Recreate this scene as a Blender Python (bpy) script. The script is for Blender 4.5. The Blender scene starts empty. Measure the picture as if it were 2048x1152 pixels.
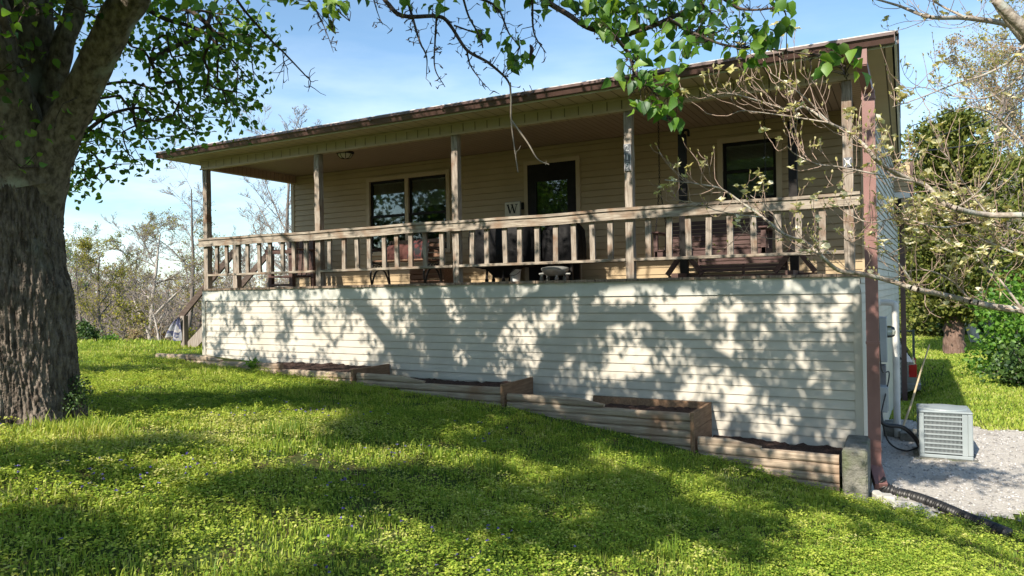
import bpy, math, random
import numpy as np
from mathutils import Vector, Matrix
rng = np.random.default_rng(7); random.seed(7)
S = bpy.context.scene
# ------------------------------------------------------------------ camera
YAW, PITCH, ROLL = math.radians(28.489), math.radians(0.113), math.radians(-1.015)
CAM = np.array([11.153, -8.8485, -0.088]); FPX = 1446.6
cy, sy, cp, sp = math.cos(YAW), math.sin(YAW), math.cos(PITCH), math.sin(PITCH)
FW = np.array([-sy*cp, cy*cp, sp]); R0 = np.array([cy, sy, 0.0]); U0 = np.cross(R0, FW)
RT = math.cos(ROLL)*R0 + math.sin(ROLL)*U0; UP = -math.sin(ROLL)*R0 + math.cos(ROLL)*U0
cam = bpy.data.cameras.new('camera'); co = bpy.data.objects.new('camera', cam); S.collection.objects.link(co)
cam.sensor_width = 36; cam.lens = FPX*36/2048; cam.clip_start = 0.05; cam.clip_end = 2000
co.matrix_world = Matrix(((RT[0], UP[0], -FW[0], CAM[0]), (RT[1], UP[1], -FW[1], CAM[1]), (RT[2], UP[2], -FW[2], CAM[2]), (0, 0, 0, 1)))
S.camera = co
# ------------------------------------------------------------------ light
LV = np.array([0.156, 1.0, -0.78])            # the way the sunlight travels, per metre into the house
SUN_EL = math.atan2(0.78, math.hypot(0.156, 1.0)); SUN_AZ = math.atan2(-0.156, -1.0)
w = bpy.data.worlds.new('World'); S.world = w; w.use_nodes = True
nt = w.node_tree; bg = nt.nodes['Background']; bg.inputs[1].default_value = 0.12
sky = nt.nodes.new('ShaderNodeTexSky'); sky.sky_type = 'NISHITA'; sky.sun_disc = False
sky.sun_elevation = SUN_EL; sky.sun_rotation = SUN_AZ; sky.altitude = 200; sky.air_density = 1.0; sky.dust_density = 0.7; sky.ozone_density = 2.0
# thin cirrus: soft white streaks low over the horizon
tc = nt.nodes.new('ShaderNodeTexCoord'); mp = nt.nodes.new('ShaderNodeMapping'); mp.inputs['Scale'].default_value = (2.2, 2.2, 9)
no = nt.nodes.new('ShaderNodeTexNoise'); no.inputs['Scale'].default_value = 1.6; no.inputs['Detail'].default_value = 7; no.inputs['Roughness'].default_value = .55
rp = nt.nodes.new('ShaderNodeValToRGB'); rp.color_ramp.elements[0].position = .38; rp.color_ramp.elements[1].position = .72
sx = nt.nodes.new('ShaderNodeSeparateXYZ'); mr = nt.nodes.new('ShaderNodeMapRange')
mr.inputs[1].default_value = .02; mr.inputs[2].default_value = .36; mr.inputs[3].default_value = 1.0; mr.inputs[4].default_value = .05
mu = nt.nodes.new('ShaderNodeMath'); mu.operation = 'MULTIPLY'
mx = nt.nodes.new('ShaderNodeMixRGB'); mx.inputs[2].default_value = (6.6, 7.3, 8.0, 1)
L = nt.links.new
L(tc.outputs['Generated'], mp.inputs[0]); L(mp.outputs[0], no.inputs[0]); L(no.outputs[0], rp.inputs[0])
L(tc.outputs['Generated'], sx.inputs[0]); L(sx.outputs[2], mr.inputs[0]); L(rp.outputs[0], mu.inputs[0]); L(mr.outputs[0], mu.inputs[1])
tn = nt.nodes.new('ShaderNodeMixRGB'); tn.blend_type = 'MULTIPLY'; tn.inputs[0].default_value = 1; tn.inputs[2].default_value = (.98, 1.08, 1.06, 1); L(sky.outputs[0], tn.inputs[1])
L(mu.outputs[0], mx.inputs[0]); L(tn.outputs[0], mx.inputs[1]); L(mx.outputs[0], bg.inputs[0])
sl = bpy.data.lights.new('sun', 'SUN'); sl.energy = 5.0; sl.angle = math.radians(0.53); sl.color = (1, .90, .76)
so = bpy.data.objects.new('sun', sl); S.collection.objects.link(so); so.rotation_euler = Vector(LV).to_track_quat('-Z', 'Y').to_euler(); so.location = (5, -20, 20)
S.view_settings.view_transform = 'Standard'; S.view_settings.look = 'None'; S.view_settings.exposure = 0.80
S.cycles.max_bounces = 8; S.cycles.transparent_max_bounces = 12

# ------------------------------------------------------------------ helpers
def ray(x, y): return FW + RT*((x-1024)/FPX) - UP*((y-576)/FPX)
def at(x, y, d): return CAM + ray(x, y)*d
def onY(x, y, Y): v = ray(x, y); return CAM + v*(Y-CAM[1])/v[1]
def onZ(x, y, Z): v = ray(x, y); return CAM + v*(Z-CAM[2])/v[2]
def pj(P):
    d = np.asarray(P, float)-CAM; Z = d@FW; Zs = np.where(np.abs(Z) < 1e-6, 1e-6, Z)
    return 1024+FPX*(d@RT)/Zs, 576-FPX*(d@UP)/Zs, Z

def mat(name, c1, c2=None, scale=6, stretch=(1, 1, 1), rough=.7, bump=0., metal=0., spec=.3, lo=.35, hi=.65, detail=5, c3=None, s3=1.3, t3=(.55, .7), bscale=None, bdist=.01):
    m = bpy.data.materials.new(name); m.use_nodes = True; n = m.node_tree; b = n.nodes['Principled BSDF']; l = n.links.new
    b.inputs['Roughness'].default_value = rough; b.inputs['Metallic'].default_value = metal; b.inputs['Specular IOR Level'].default_value = spec
    b.inputs['Base Color'].default_value = (*c1, 1)
    if c2 is None and not bump: return m
    t = n.nodes.new('ShaderNodeTexCoord'); mp = n.nodes.new('ShaderNodeMapping'); mp.inputs['Scale'].default_value = stretch; l(t.outputs['Object'], mp.inputs[0])
    no = n.nodes.new('ShaderNodeTexNoise'); no.inputs['Scale'].default_value = scale; no.inputs['Detail'].default_value = detail; no.inputs['Roughness'].default_value = .6; l(mp.outputs[0], no.inputs[0])
    if c2 is not None:
        r = n.nodes.new('ShaderNodeValToRGB'); e = r.color_ramp.elements; e[0].position = lo; e[1].position = hi; e[0].color = (*c1, 1); e[1].color = (*c2, 1)
        l(no.outputs[0], r.inputs[0]); out = r.outputs[0]
        if c3 is not None:
            n3 = n.nodes.new('ShaderNodeTexNoise'); n3.inputs['Scale'].default_value = s3; n3.inputs['Detail'].default_value = 6; l(t.outputs['Object'], n3.inputs[0])
            r3 = n.nodes.new('ShaderNodeValToRGB'); r3.color_ramp.elements[0].position = t3[0]; r3.color_ramp.elements[1].position = t3[1]; l(n3.outputs[0], r3.inputs[0])
            x = n.nodes.new('ShaderNodeMixRGB'); l(r3.outputs[0], x.inputs[0]); l(out, x.inputs[1]); x.inputs[2].default_value = (*c3, 1); out = x.outputs[0]
        l(out, b.inputs['Base Color'])
    if bump:
        bp = n.nodes.new('ShaderNodeBump'); bp.inputs['Strength'].default_value = bump; bp.inputs['Distance'].default_value = bdist
        if bscale:
            no = n.nodes.new('ShaderNodeTexNoise'); no.inputs['Scale'].default_value = bscale; no.inputs['Detail'].default_value = 5; l(mp.outputs[0], no.inputs[0])
        l(no.outputs[0], bp.inputs['Height']); l(bp.outputs[0], b.inputs['Normal'])
    return m

def leafmat(name, cols, trans=.35, rough=.5, gloss=.06):
    m = bpy.data.materials.new(name); m.use_nodes = True; n = m.node_tree; l = n.links.new; n.nodes.remove(n.nodes['Principled BSDF'])
    a = n.nodes.new('ShaderNodeAttribute'); a.attribute_name = 'var'
    r = n.nodes.new('ShaderNodeValToRGB'); els = r.color_ramp.elements
    while len(els) < len(cols): els.new(.5)
    for i, c in enumerate(cols): els[i].position = i/(len(cols)-1); els[i].color = (*c, 1)
    l(a.outputs['Fac'], r.inputs[0])
    d = n.nodes.new('ShaderNodeBsdfDiffuse'); t = n.nodes.new('ShaderNodeBsdfTranslucent'); g = n.nodes.new('ShaderNodeBsdfGlossy'); g.inputs['Roughness'].default_value = rough
    g.inputs[0].default_value = (.8, .85, .9, 1)
    hs = n.nodes.new('ShaderNodeMixRGB'); hs.blend_type = 'MULTIPLY'; hs.inputs[0].default_value = 1; hs.inputs[2].default_value = (1.3, 1.2, .7, 1); l(r.outputs[0], hs.inputs[1])
    l(r.outputs[0], d.inputs[0]); l(hs.outputs[0], t.inputs[0])
    x = n.nodes.new('ShaderNodeMixShader'); x.inputs[0].default_value = trans; l(d.outputs[0], x.inputs[1]); l(t.outputs[0], x.inputs[2])
    y = n.nodes.new('ShaderNodeMixShader'); y.inputs[0].default_value = gloss; l(x.outputs[0], y.inputs[1]); l(g.outputs[0], y.inputs[2])
    l(y.outputs[0], n.nodes['Material Output'].inputs[0]); return m

def tag(o, label=None, cat=None, group=None, kind=None):
    if label: o['label'] = label
    if cat: o['category'] = cat
    if group: o['group'] = group
    if kind: o['kind'] = kind
    return o
def rootpos(p):
    v = np.zeros(3)
    while p is not None: v += np.array(p.location); p = p.parent
    return v
def empty(name, loc, label=None, cat=None, group=None):
    o = bpy.data.objects.new(name, None); S.collection.objects.link(o); o.location = tuple(loc); o.empty_display_size = .1
    return tag(o, label, cat, group)
def link(name, me, m, parent=None, smooth=False):
    o = bpy.data.objects.new(name, me); S.collection.objects.link(o)
    if m is not None: me.materials.append(m)
    if parent is not None: o.parent = parent
    if smooth: me.polygons.foreach_set('use_smooth', np.ones(len(me.polygons), bool))
    return o
def copy_tree(o, parent=None):
    c = o.copy(); S.collection.objects.link(c)
    if parent is not None: c.parent = parent
    for ch in [x for x in S.objects if x.parent == o]: copy_tree(ch, c)
    return c
def arrmesh(name, V, F, var=None):
    """mesh straight from arrays: V (n,3), F (m,k)"""
    V = np.asarray(V, np.float32); F = np.asarray(F, np.int32); k = F.shape[1]
    me = bpy.data.meshes.new(name); me.vertices.add(len(V)); me.vertices.foreach_set('co', V.ravel())
    me.loops.add(F.size); me.loops.foreach_set('vertex_index', F.ravel())
    me.polygons.add(len(F)); me.polygons.foreach_set('loop_start', np.arange(0, F.size, k, dtype=np.int32))
    me.update(calc_edges=True)
    if var is not None:
        a = me.attributes.new('var', 'FLOAT', 'POINT'); a.data.foreach_set('value', np.asarray(var, np.float32))
    return me
def catmull(P, n=4):
    P = np.asarray(P, float)
    if len(P) < 3: return np.array([P[0]+(P[-1]-P[0])*t for t in np.linspace(0, 1, n+1)])
    Q = np.vstack([2*P[0]-P[1], P, 2*P[-1]-P[-2]]); out = []
    for i in range(1, len(Q)-2):
        for t in np.arange(n)/n:
            a, b, c, d = Q[i-1:i+3]
            out.append(.5*((2*b)+(c-a)*t+(2*a-5*b+4*c-d)*t*t+(3*b-a-3*c+d)*t**3))
    out.append(P[-1]); return np.array(out)
def frames(P):
    T = np.gradient(P, axis=0); T /= np.linalg.norm(T, axis=1)[:, None]+1e-9
    a = np.array([0, 0, 1.]) if abs(T[0][2]) < .9 else np.array([1., 0, 0]); N = []
    n = np.cross(T[0], a); n /= np.linalg.norm(n)
    for t in T:
        n = n-t*(n@t); n /= np.linalg.norm(n)+1e-9; N.append(n)
    N = np.array(N); return T, N, np.cross(T, N)
class MB:
    def __init__(s): s.v = []; s.f = []
    def add(s, V, F):
        b = len(s.v); s.v += [tuple(map(float, p)) for p in V]; s.f += [tuple(b+i for i in f) for f in F]; return s
    def box(s, x0, x1, y0, y1, z0, z1, bev=0.0, jit=0.0):
        j = (lambda: random.uniform(-jit, jit)) if jit else (lambda: 0)
        if bev <= 0:
            V = [(x+j(), y+j(), z+j()) for x in (x0, x1) for y in (y0, y1) for z in (z0, z1)]
            return s.add(V, [(0, 1, 3, 2), (4, 6, 7, 5), (0, 4, 5, 1), (2, 3, 7, 6), (0, 2, 6, 4), (1, 5, 7, 3)])
        bm_v = []; F = []
        c = [((x0, x1), 0), ((y0, y1), 1), ((z0, z1), 2)]; idx = {}
        for ix in (0, 1):
            for iy in (0, 1):
                for iz in (0, 1):
                    for ax in range(3):
                        p = [(x0, x1)[ix], (y0, y1)[iy], (z0, z1)[iz]]; sg = [1 if i == 0 else -1 for i in (ix, iy, iz)]
                        for k in range(3):
                            if k != ax: p[k] += sg[k]*bev
                        idx[ix, iy, iz, ax] = len(bm_v); bm_v.append(tuple(p))
        I = idx
        for ax in range(3):
            for e in (0, 1):
                q = []
                for a, b in ((0, 0), (1, 0), (1, 1), (0, 1)):
                    k = [0, 0, 0]; k[ax] = e; o = [i for i in range(3) if i != ax]; k[o[0]] = a; k[o[1]] = b; q.append(I[(*k, ax)])
                if (e == 0) != (ax == 1): q = q[::-1]
                F.append(tuple(q))
        for ax in range(3):                      # edges running along ax
            o = [i for i in range(3) if i != ax]
            for a in (0, 1):
                for b in (0, 1):
                    k0 = [0, 0, 0]; k1 = [0, 0, 0]; k0[o[0]] = k1[o[0]] = a; k0[o[1]] = k1[o[1]] = b; k1[ax] = 1
                    F.append((I[(*k0, o[0])], I[(*k1, o[0])], I[(*k1, o[1])], I[(*k0, o[1])]))
        for ix in (0, 1):
            for iy in (0, 1):
                for iz in (0, 1): F.append(tuple(I[ix, iy, iz, a] for a in range(3)))
        return s.add(bm_v, F)
    def bar(s, a, b, w, h, up=(0, 0, 1)):
        a = np.array(a, float); b = np.array(b, float); t = b-a; t /= np.linalg.norm(t); u = np.array(up, float)
        if abs(t@u) > .98: u = np.array([0, 1., 0])
        n = np.cross(t, u); n /= np.linalg.norm(n); u = np.cross(n, t)
        V = [p+n*i*w/2+u*j*h/2 for p in (a, b) for i, j in ((-1, -1), (1, -1), (1, 1), (-1, 1))]
        return s.add(V, [(3, 2, 1, 0), (4, 5, 6, 7), (0, 1, 5, 4), (1, 2, 6, 5), (2, 3, 7, 6), (3, 0, 4, 7)])
    def tube(s, P, r, n=8, cap=True):
        P = np.asarray(P, float); r = np.broadcast_to(np.asarray(r, float), (len(P),)); T, N, B = frames(P)
        th = np.arange(n)*2*math.pi/n
        V = (P[:, None]+r[:, None, None]*(np.cos(th)[None, :, None]*N[:, None]+np.sin(th)[None, :, None]*B[:, None])).reshape(-1, 3)
        F = [(i*n+j, i*n+(j+1) % n, (i+1)*n+(j+1) % n, (i+1)*n+j) for i in range(len(P)-1) for j in range(n)]
        if cap: F += [tuple(range(n))[::-1], tuple((len(P)-1)*n+j for j in range(n))]
        return s.add(V, F)
    def lathe(s, c, prof, n=20, axis=2):
        V = []; c = np.array(c, float)
        for r, h in prof:
            for j in range(n):
                a = 2*math.pi*j/n; p = [r*math.cos(a), r*math.sin(a)]; p.insert(axis, h); V.append(c+np.array(p))
        m = len(prof); F = [(i*n+j, i*n+(j+1) % n, (i+1)*n+(j+1) % n, (i+1)*n+j) for i in range(m-1) for j in range(n)]
        F += [tuple(range(n))[::-1], tuple((m-1)*n+j for j in range(n))]
        return s.add(V, F)
    def build(s, name, m, parent=None, smooth=False):
        me = bpy.data.meshes.new(name); o = rootpos(parent)
        me.from_pydata([(x-o[0], y-o[1], z-o[2]) for x, y, z in s.v], [], s.f); me.update()
        return link(name, me, m, parent, smooth)
def segmesh(segs, sides=4):
    """many straight tapered twigs (p0,p1,r0,r1) as arrays"""
    A = np.array([s[0] for s in segs]); B = np.array([s[1] for s in segs]); ra = np.array([s[2] for s in segs]); rb = np.array([s[3] for s in segs])
    T = B-A; T /= np.linalg.norm(T, axis=1)[:, None]+1e-9
    U = np.where(np.abs(T[:, 2:3]) < .9, np.array([[0, 0, 1.]]), np.array([[1., 0, 0]])); N = np.cross(T, U); N /= np.linalg.norm(N, axis=1)[:, None]; Bn = np.cross(T, N)
    th = np.arange(sides)*2*math.pi/sides; D = np.cos(th)[None, :, None]*N[:, None]+np.sin(th)[None, :, None]*Bn[:, None]
    V = np.concatenate([A[:, None]+ra[:, None, None]*D, B[:, None]+rb[:, None, None]*D], 1).reshape(-1, 3)
    b = np.arange(len(segs))[:, None]*(2*sides); j = np.arange(sides); k = (j+1) % sides
    F = np.stack([b+j, b+k, b+sides+k, b+sides+j], -1).reshape(-1, 4); return V, F
def unit(v): return v/(np.linalg.norm(v, axis=-1, keepdims=True)+1e-9)
def leaves(C, size, droop=.5, wid=.72, cup=.12, curl=0.15, dirs=None):
    """heart shaped leaves: C (n,3) stem ends; returns V, F(tris), var"""
    n = len(C); size = np.broadcast_to(size, (n,))[:, None]
    d = rng.normal(size=(n, 3)) if dirs is None else dirs+rng.normal(size=(n, 3))*.45
    d[:, 2] -= droop; d = unit(d); a = rng.normal(size=(n, 3)); a[:, 2] += .6; s = unit(np.cross(d, a)); nn = np.cross(s, d)
    P = [(0, 0, 0), (.38*wid, .16, cup*.7), (.5*wid, .48, cup), (0, 1.0, -curl), (-.5*wid, .48, cup), (-.38*wid, .16, cup*.7), (0, .42, 0)]
    V = np.stack([C+size*(s*x+d*y+nn*z) for x, y, z in P], 1).reshape(-1, 3)
    t = np.array([(0, 1, 6), (1, 2, 6), (2, 3, 6), (3, 4, 6), (4, 5, 6), (5, 0, 6)])
    F = (np.arange(n)[:, None, None]*7+t[None]).reshape(-1, 3)
    return V, F, np.repeat(rng.random(n), 7)
def cat(parts):
    Vs = []; Fs = []; vs = []; b = 0
    for V, F, v in parts: Vs.append(V); Fs.append(F+b); vs.append(v); b += len(V)
    return np.concatenate(Vs), np.concatenate(Fs), np.concatenate(vs)
def obj_arr(name, V, F, m, parent=None, var=None, smooth=False):
    return link(name, arrmesh(name, np.asarray(V)-rootpos(parent), F, var), m, parent, smooth)
def vnoise(x, y, s=1.0, seed=0):
    """cheap smooth 2-D noise, -1..1"""
    x = np.asarray(x)*s; y = np.asarray(y)*s; r = np.random.default_rng(seed); o = 0
    for i in range(7):
        a = r.uniform(0, 6.28); f = r.uniform(.6, 2.2); o = o+np.sin(f*(x*math.cos(a)+y*math.sin(a))+r.uniform(0, 6.28))
    return o/3.6

# ------------------------------------------------------------------ ground
PX = np.array([-60, -12, -4, -1, 0, 1.7, 4.1, 6.6, 9.0, 10.75, 12.0, 14, 60]); PZ = np.array([-1.6, -1.3, -1.14, -1.13, -1.16, -1.28, -1.40, -1.55, -1.93, -2.27, -2.40, -2.45, -2.6])
def sstep(t): t = np.clip(t, 0, 1); return t*t*(3-2*t)
def gz(x, y):
    x = np.asarray(x, float); y = np.asarray(y, float)
    z = np.interp(x, PX, PZ)
    z = z+np.where(y < -.8, .07*np.minimum(-.8-y, 9), 0)
    z = z-2.3*sstep((y-1.2)/8)*sstep((3-x)/4)-.8*sstep((y-18)/40)*sstep((3-x)/4)       # drops away beyond the crest on the left
    z = z+(-2.38-z)*sstep((y+.6)/.8)*sstep((x-10.4)/.5)*(1-sstep((x-13)/3))*(y < 30)
    z = z-.8*np.exp(-(((x-9.2)/2.3)**4+((y-10.3)/2.6)**4))
    z = z+.6*sstep((y-14)/16)*sstep((x-12)/4)
    return z+.015*vnoise(x, y, 1.3, 3)*np.clip(1, 0, 1)
def gridmesh(xs, ys, off=0):
    X, Y = np.meshgrid(xs, ys, indexing='ij'); V = np.stack([X, Y, gz(X, Y)+off], -1).reshape(-1, 3); n, m = len(xs), len(ys)
    i, j = np.meshgrid(np.arange(n-1), np.arange(m-1), indexing='ij'); a = (i*m+j).ravel(); return V, np.stack([a, a+m, a+m+1, a+1], -1)
M = {}
M['ground'] = mat('soil_and_thatch', (.075, .07, .03), (.06, .105, .022), 3.5, rough=.95, bump=.6, bscale=60, c3=(.13, .085, .05), s3=2.2, t3=(.58, .75), spec=.1)
xs = np.concatenate([np.linspace(-400, -30, 14), np.linspace(-26, -6, 20), np.arange(-5, 17, .25), np.linspace(18, 40, 20), np.linspace(50, 400, 12)])
ys = np.concatenate([np.linspace(-120, -20, 8), np.arange(-16, 6, .25), np.linspace(7, 40, 34), np.linspace(50, 600, 14)])
V, F = gridmesh(xs, ys); tag(obj_arr('ground', V, F, M['ground'], smooth=True), 'lawn ground sloping down to the right', kind='structure'); 
# ------------------------------------------------------------------ gravel drive
def gravel_in(x, y):
    e = .28*vnoise(x, y, 2.0, 9)+.1*vnoise(x, y, 7, 4)
    left = x-10.72; near = y-(-.66+.72*np.maximum(x-11.5, 0)+(x > 11.3)*.15); far = (4.6-.12*(x-12))-y
    return np.minimum(np.minimum(left*3, near), far)+e
M['gravel'] = mat('limestone_gravel', (.33, .31, .28), (.57, .54, .49), 55, rough=.95, bump=.8, bscale=70, c3=(.23, .2, .17), s3=1.6, t3=(.55, .8), spec=.15)
xs = np.arange(10.7, 19, .09); ys = np.arange(-1.6, 6, .09); V, F = gridmesh(xs, ys, .012)
c = V[F].mean(1); F = F[gravel_in(c[:, 0], c[:, 1]) > 0]; tag(obj_arr('gravel_drive', V, F, M['gravel'], smooth=True), 'pale gravel patch beside the house', kind='structure')
pp = np.stack([rng.uniform(10.8, 17, 9000), rng.uniform(-1.2, 5, 9000)], 1); pp = pp[gravel_in(pp[:, 0], pp[:, 1])+rng.normal(0, .12, 9000) > .02]
sz = rng.uniform(.008, .022, len(pp)); n = len(pp); base = np.concatenate([pp, gz(pp[:, 0], pp[:, 1])[:, None]+.016], 1)
O = np.array([(1, 0, 0), (0, 1, 0), (-1, 0, 0), (0, -1, 0), (0, 0, .8), (0, 0, -.5)]); V = (base[:, None]+sz[:, None, None]*(O[None]*rng.uniform(.6, 1.3, (n, 6, 1)))).reshape(-1, 3)
F = (np.arange(n)[:, None, None]*6+np.array([(0, 1, 4), (1, 2, 4), (2, 3, 4), (3, 0, 4)])[None]).reshape(-1, 3)
M['pebble'] = leafmat('pebbles', [(.2, .19, .18), (.42, .41, .4), (.6, .58, .56)], trans=0, gloss=.02)
tag(obj_arr('gravel_stones', V, F, M['pebble'], var=np.repeat(rng.random(n), 6)), 'loose pale gravel stones beside the house', kind='stuff')
# ------------------------------------------------------------------ house
HL = 10.7; PD = 2.2; HB = 9.0; CZ = 2.33; COURSE = .108
M['skirt'] = mat('vinyl_siding_pale', (.46, .43, .375), (.53, .50, .435), 1.5, rough=.5, spec=.3, bump=.05, bscale=90, c3=(.41, .385, .325), s3=1.1, t3=(.55, .8))
M['tan'] = mat('vinyl_siding_tan', (.36, .275, .165), (.41, .315, .195), 1.5, rough=.55, spec=.25, bump=.05, bscale=90)
M['trim'] = mat('tan_trim', (.42, .33, .21), (.47, .37, .25), 4, rough=.5)
M['fascia_board'] = mat('fascia_board', (.45, .46, .42), (.52, .52, .48), 2, rough=.5)
M['white_trim'] = mat('white_trim', (.62, .62, .60), (.7, .7, .68), 3, rough=.5)
M['brown'] = mat('brown_aluminium', (.075, .042, .037), (.11, .064, .056), 3, rough=.38, spec=.5)
M['downspout'] = mat('faded_brown_aluminium', (.19, .095, .085), (.27, .145, .13), 2.5, (1, 1, .5), rough=.45, spec=.4)
M['shingle'] = mat('shingles', (.07, .06, .055), (.14, .12, .11), 30, rough=.95, bump=.5)
M['wood_z'] = mat('weathered_wood_upright', (.17, .14, .115), (.38, .335, .285), 9, (6, 6, .5), rough=.85, bump=.5, c3=(.17, .105, .07), s3=3.5, t3=(.5, .7), spec=.15)
M['wood_x'] = mat('weathered_wood_level', (.17, .14, .115), (.39, .345, .285), 9, (.5, 6, 6), rough=.85, bump=.5, c3=(.19, .115, .07), s3=3.5, t3=(.5, .72), spec=.15)
M['grey_wood'] = mat('grey_weathered_wood', (.17, .14, .12), (.33, .30, .27), 9, (6, 6, .5), rough=.9, bump=.4, spec=.1)
M['deck'] = mat('deck_boards', (.16, .12, .09), (.27, .21, .16), 6, (6, 1, 1), rough=.9, bump=.3)
M['black_metal'] = mat('black_metal', (.009, .008, .008), (.02, .018, .017), 8, rough=.6, spec=.2)
M['dark_frame'] = mat('dark_bronze_frame', (.010, .009, .009), (.016, .014, .013), 8, rough=.55, spec=.15)
M['blind'] = mat('blind_slats', (.72, .69, .62), (.78, .75, .68), 3, rough=.6)
M['inside'] = mat('room_paint', (.10, .09, .08), (.13, .12, .10), 2, rough=.9)
def grooved(name, c, axis, period, dark=.35):
    m = mat(name, c, tuple(v*1.12 for v in c), 2, rough=.6); n = m.node_tree; b = n.nodes['Principled BSDF']; l = n.links.new
    t = n.nodes.new('ShaderNodeTexCoord'); s = n.nodes.new('ShaderNodeSeparateXYZ'); l(t.outputs['Object'], s.inputs[0])
    d = n.nodes.new('ShaderNodeMath'); d.operation = 'DIVIDE'; l(s.outputs[axis], d.inputs[0]); d.inputs[1].default_value = period
    f = n.nodes.new('ShaderNodeMath'); f.operation = 'FRACT'; l(d.outputs[0], f.inputs[0])
    r = n.nodes.new('ShaderNodeValToRGB'); e = r.color_ramp.elements; e[0].position = .03; e[1].position = .09; e[0].color = (0, 0, 0, 1); l(f.outputs[0], r.inputs[0])
    bp = n.nodes.new('ShaderNodeBump'); bp.inputs['Strength'].default_value = 1; bp.inputs['Distance'].default_value = .02; l(r.outputs[0], bp.inputs['Height']); l(bp.outputs[0], b.inputs['Normal'])
    src = b.inputs['Base Color'].links[0].from_socket; x = n.nodes.new('ShaderNodeMixRGB'); x.inputs[1].default_value = (*[v*dark for v in c], 1); l(r.outputs[0], x.inputs[0]); l(src, x.inputs[2]); l(x.outputs[0], b.inputs['Base Color'])
    return m
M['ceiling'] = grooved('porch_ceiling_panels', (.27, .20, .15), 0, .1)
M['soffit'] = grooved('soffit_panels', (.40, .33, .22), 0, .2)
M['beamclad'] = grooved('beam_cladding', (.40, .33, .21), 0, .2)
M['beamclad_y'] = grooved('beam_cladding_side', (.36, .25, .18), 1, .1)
M['glass'] = bpy.data.materials.new('window_glass'); M['glass'].use_nodes = True
def _glass():
    n = M['glass'].node_tree; l = n.links.new; n.nodes.remove(n.nodes['Principled BSDF'])
    t = n.nodes.new('ShaderNodeBsdfTransparent'); t.inputs[0].default_value = (.72, .76, .75, 1); g = n.nodes.new('ShaderNodeBsdfGlossy'); g.inputs['Roughness'].default_value = .02
    f = n.nodes.new('ShaderNodeFresnel'); f.inputs[0].default_value = 1.52; a = n.nodes.new('ShaderNodeMath'); a.operation = 'MULTIPLY_ADD'; a.inputs[1].default_value = 1.0; a.inputs[2].default_value = .02; l(f.outputs[0], a.inputs[0])
    x = n.nodes.new('ShaderNodeMixShader'); l(a.outputs[0], x.inputs[0]); l(t.outputs[0], x.inputs[1]); l(g.outputs[0], x.inputs[2]); l(x.outputs[0], n.nodes['Material Output'].inputs[0])
_glass()
def siding(mb, org, ux, nrm, x0, x1, z0, z1, phase=0.0, lip=.0135):
    """lap siding: ux along the wall, nrm outward; courses on a common grid"""
    org = np.array(org, float); ux = np.array(ux, float); nrm = np.array(nrm, float); uz = np.array([0, 0, 1.])
    k = math.floor((z0-phase)/COURSE+1e-4); flip = np.cross(ux, uz)@nrm < 0
    P = lambda x, z, o: org+ux*x+uz*z+nrm*o
    if x1-x0 > 5:                                                # long walls: lapped panels with staggered butt joints
        k0 = k
        while phase+k0*COURSE < z1-1e-6:
            b = phase+k0*COURSE; lo = max(b, z0); hi = min(b+COURSE, z1); st_ = [1.9, 3.1, .7, 2.5][(k0//2) % 4]; br = [x0]+[v for v in np.arange(x0+st_, x1-.3, 3.66)]+[x1]
            for q, (a_, c_) in enumerate(zip(br, br[1:])): siding(mb, org+nrm*(.0035*(q % 2)+.0012*math.sin(k0*2.3)), ux, nrm, a_, min(c_+.02*(q % 2), x1), lo, hi-1e-7, phase, lip)
            k0 += 1
        return
    while phase+k*COURSE < z1-1e-6:
        b = phase+k*COURSE; lo = max(b, z0); hi = min(b+COURSE, z1); pr = lambda z: lip*(1-(z-b)/COURSE)
        g_ = hi-.009; D_ = -.013                                   # locking groove under the lip of the next course
        V = [P(x0, lo, pr(lo)), P(x1, lo, pr(lo)), P(x1, g_, pr(g_)), P(x0, g_, pr(g_)), P(x1, g_-.002, D_), P(x0, g_-.002, D_), P(x1, hi+.002, D_), P(x0, hi+.002, D_), P(x0, lo, D_), P(x1, lo, D_)]
        F = [(0, 1, 2, 3), (3, 2, 4, 5), (5, 4, 6, 7), (8, 9, 1, 0)]
        if flip: F = [f[::-1] for f in F]
        mb.add(V, F); k += 1
def siding_holes(mb, org, ux, nrm, x0, x1, z0, z1, holes, phase=0.0):
    xs = sorted({x0, x1, *[h[0] for h in holes], *[h[1] for h in holes]})
    for a, b in zip(xs, xs[1:]):
        zs = [z0]
        for h in sorted([h for h in holes if h[0] <= a+1e-6 and h[1] >= b-1e-6], key=lambda h: h[2]): zs += [h[2], h[3]]
        zs.append(z1)
        for c, d in zip(zs[::2], zs[1::2]):
            if d-c > 1e-4: siding(mb, org, ux, nrm, a, b, c, d, phase)
house = empty('house', (0, 0, gz(0, 0)), 'tan vinyl sided single storey house with long covered front porch over tall pale skirting', 'house')
mb = MB(); siding(mb, (0, 0, 0), (1, 0, 0), (0, -1, 0), .05, HL-.045, -2.6, -.195, -.195); mb.build('skirt_wall', M['skirt'], house)
mb = MB(); mb.box(-.01, HL+.02, -.022, .03, -.197, -.012); mb.build('fascia_board', M['fascia_board'], house)
for a_, b_ in ((HL-.047, HL+.035), (-.03, .052)): mb = MB(); mb.box(a_, b_, -.026, .06, -2.6, -.2); mb.build('corner_trim', M['skirt'], house)
mb = MB()                                                       # left side skirting behind the stairs
siding(mb, (-.005, 0, 0), (0, 1, 0), (-1, 0, 0), .06, HB, -2.6, -.195, -.195); mb.build('side_skirt', M['skirt'], house)
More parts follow.
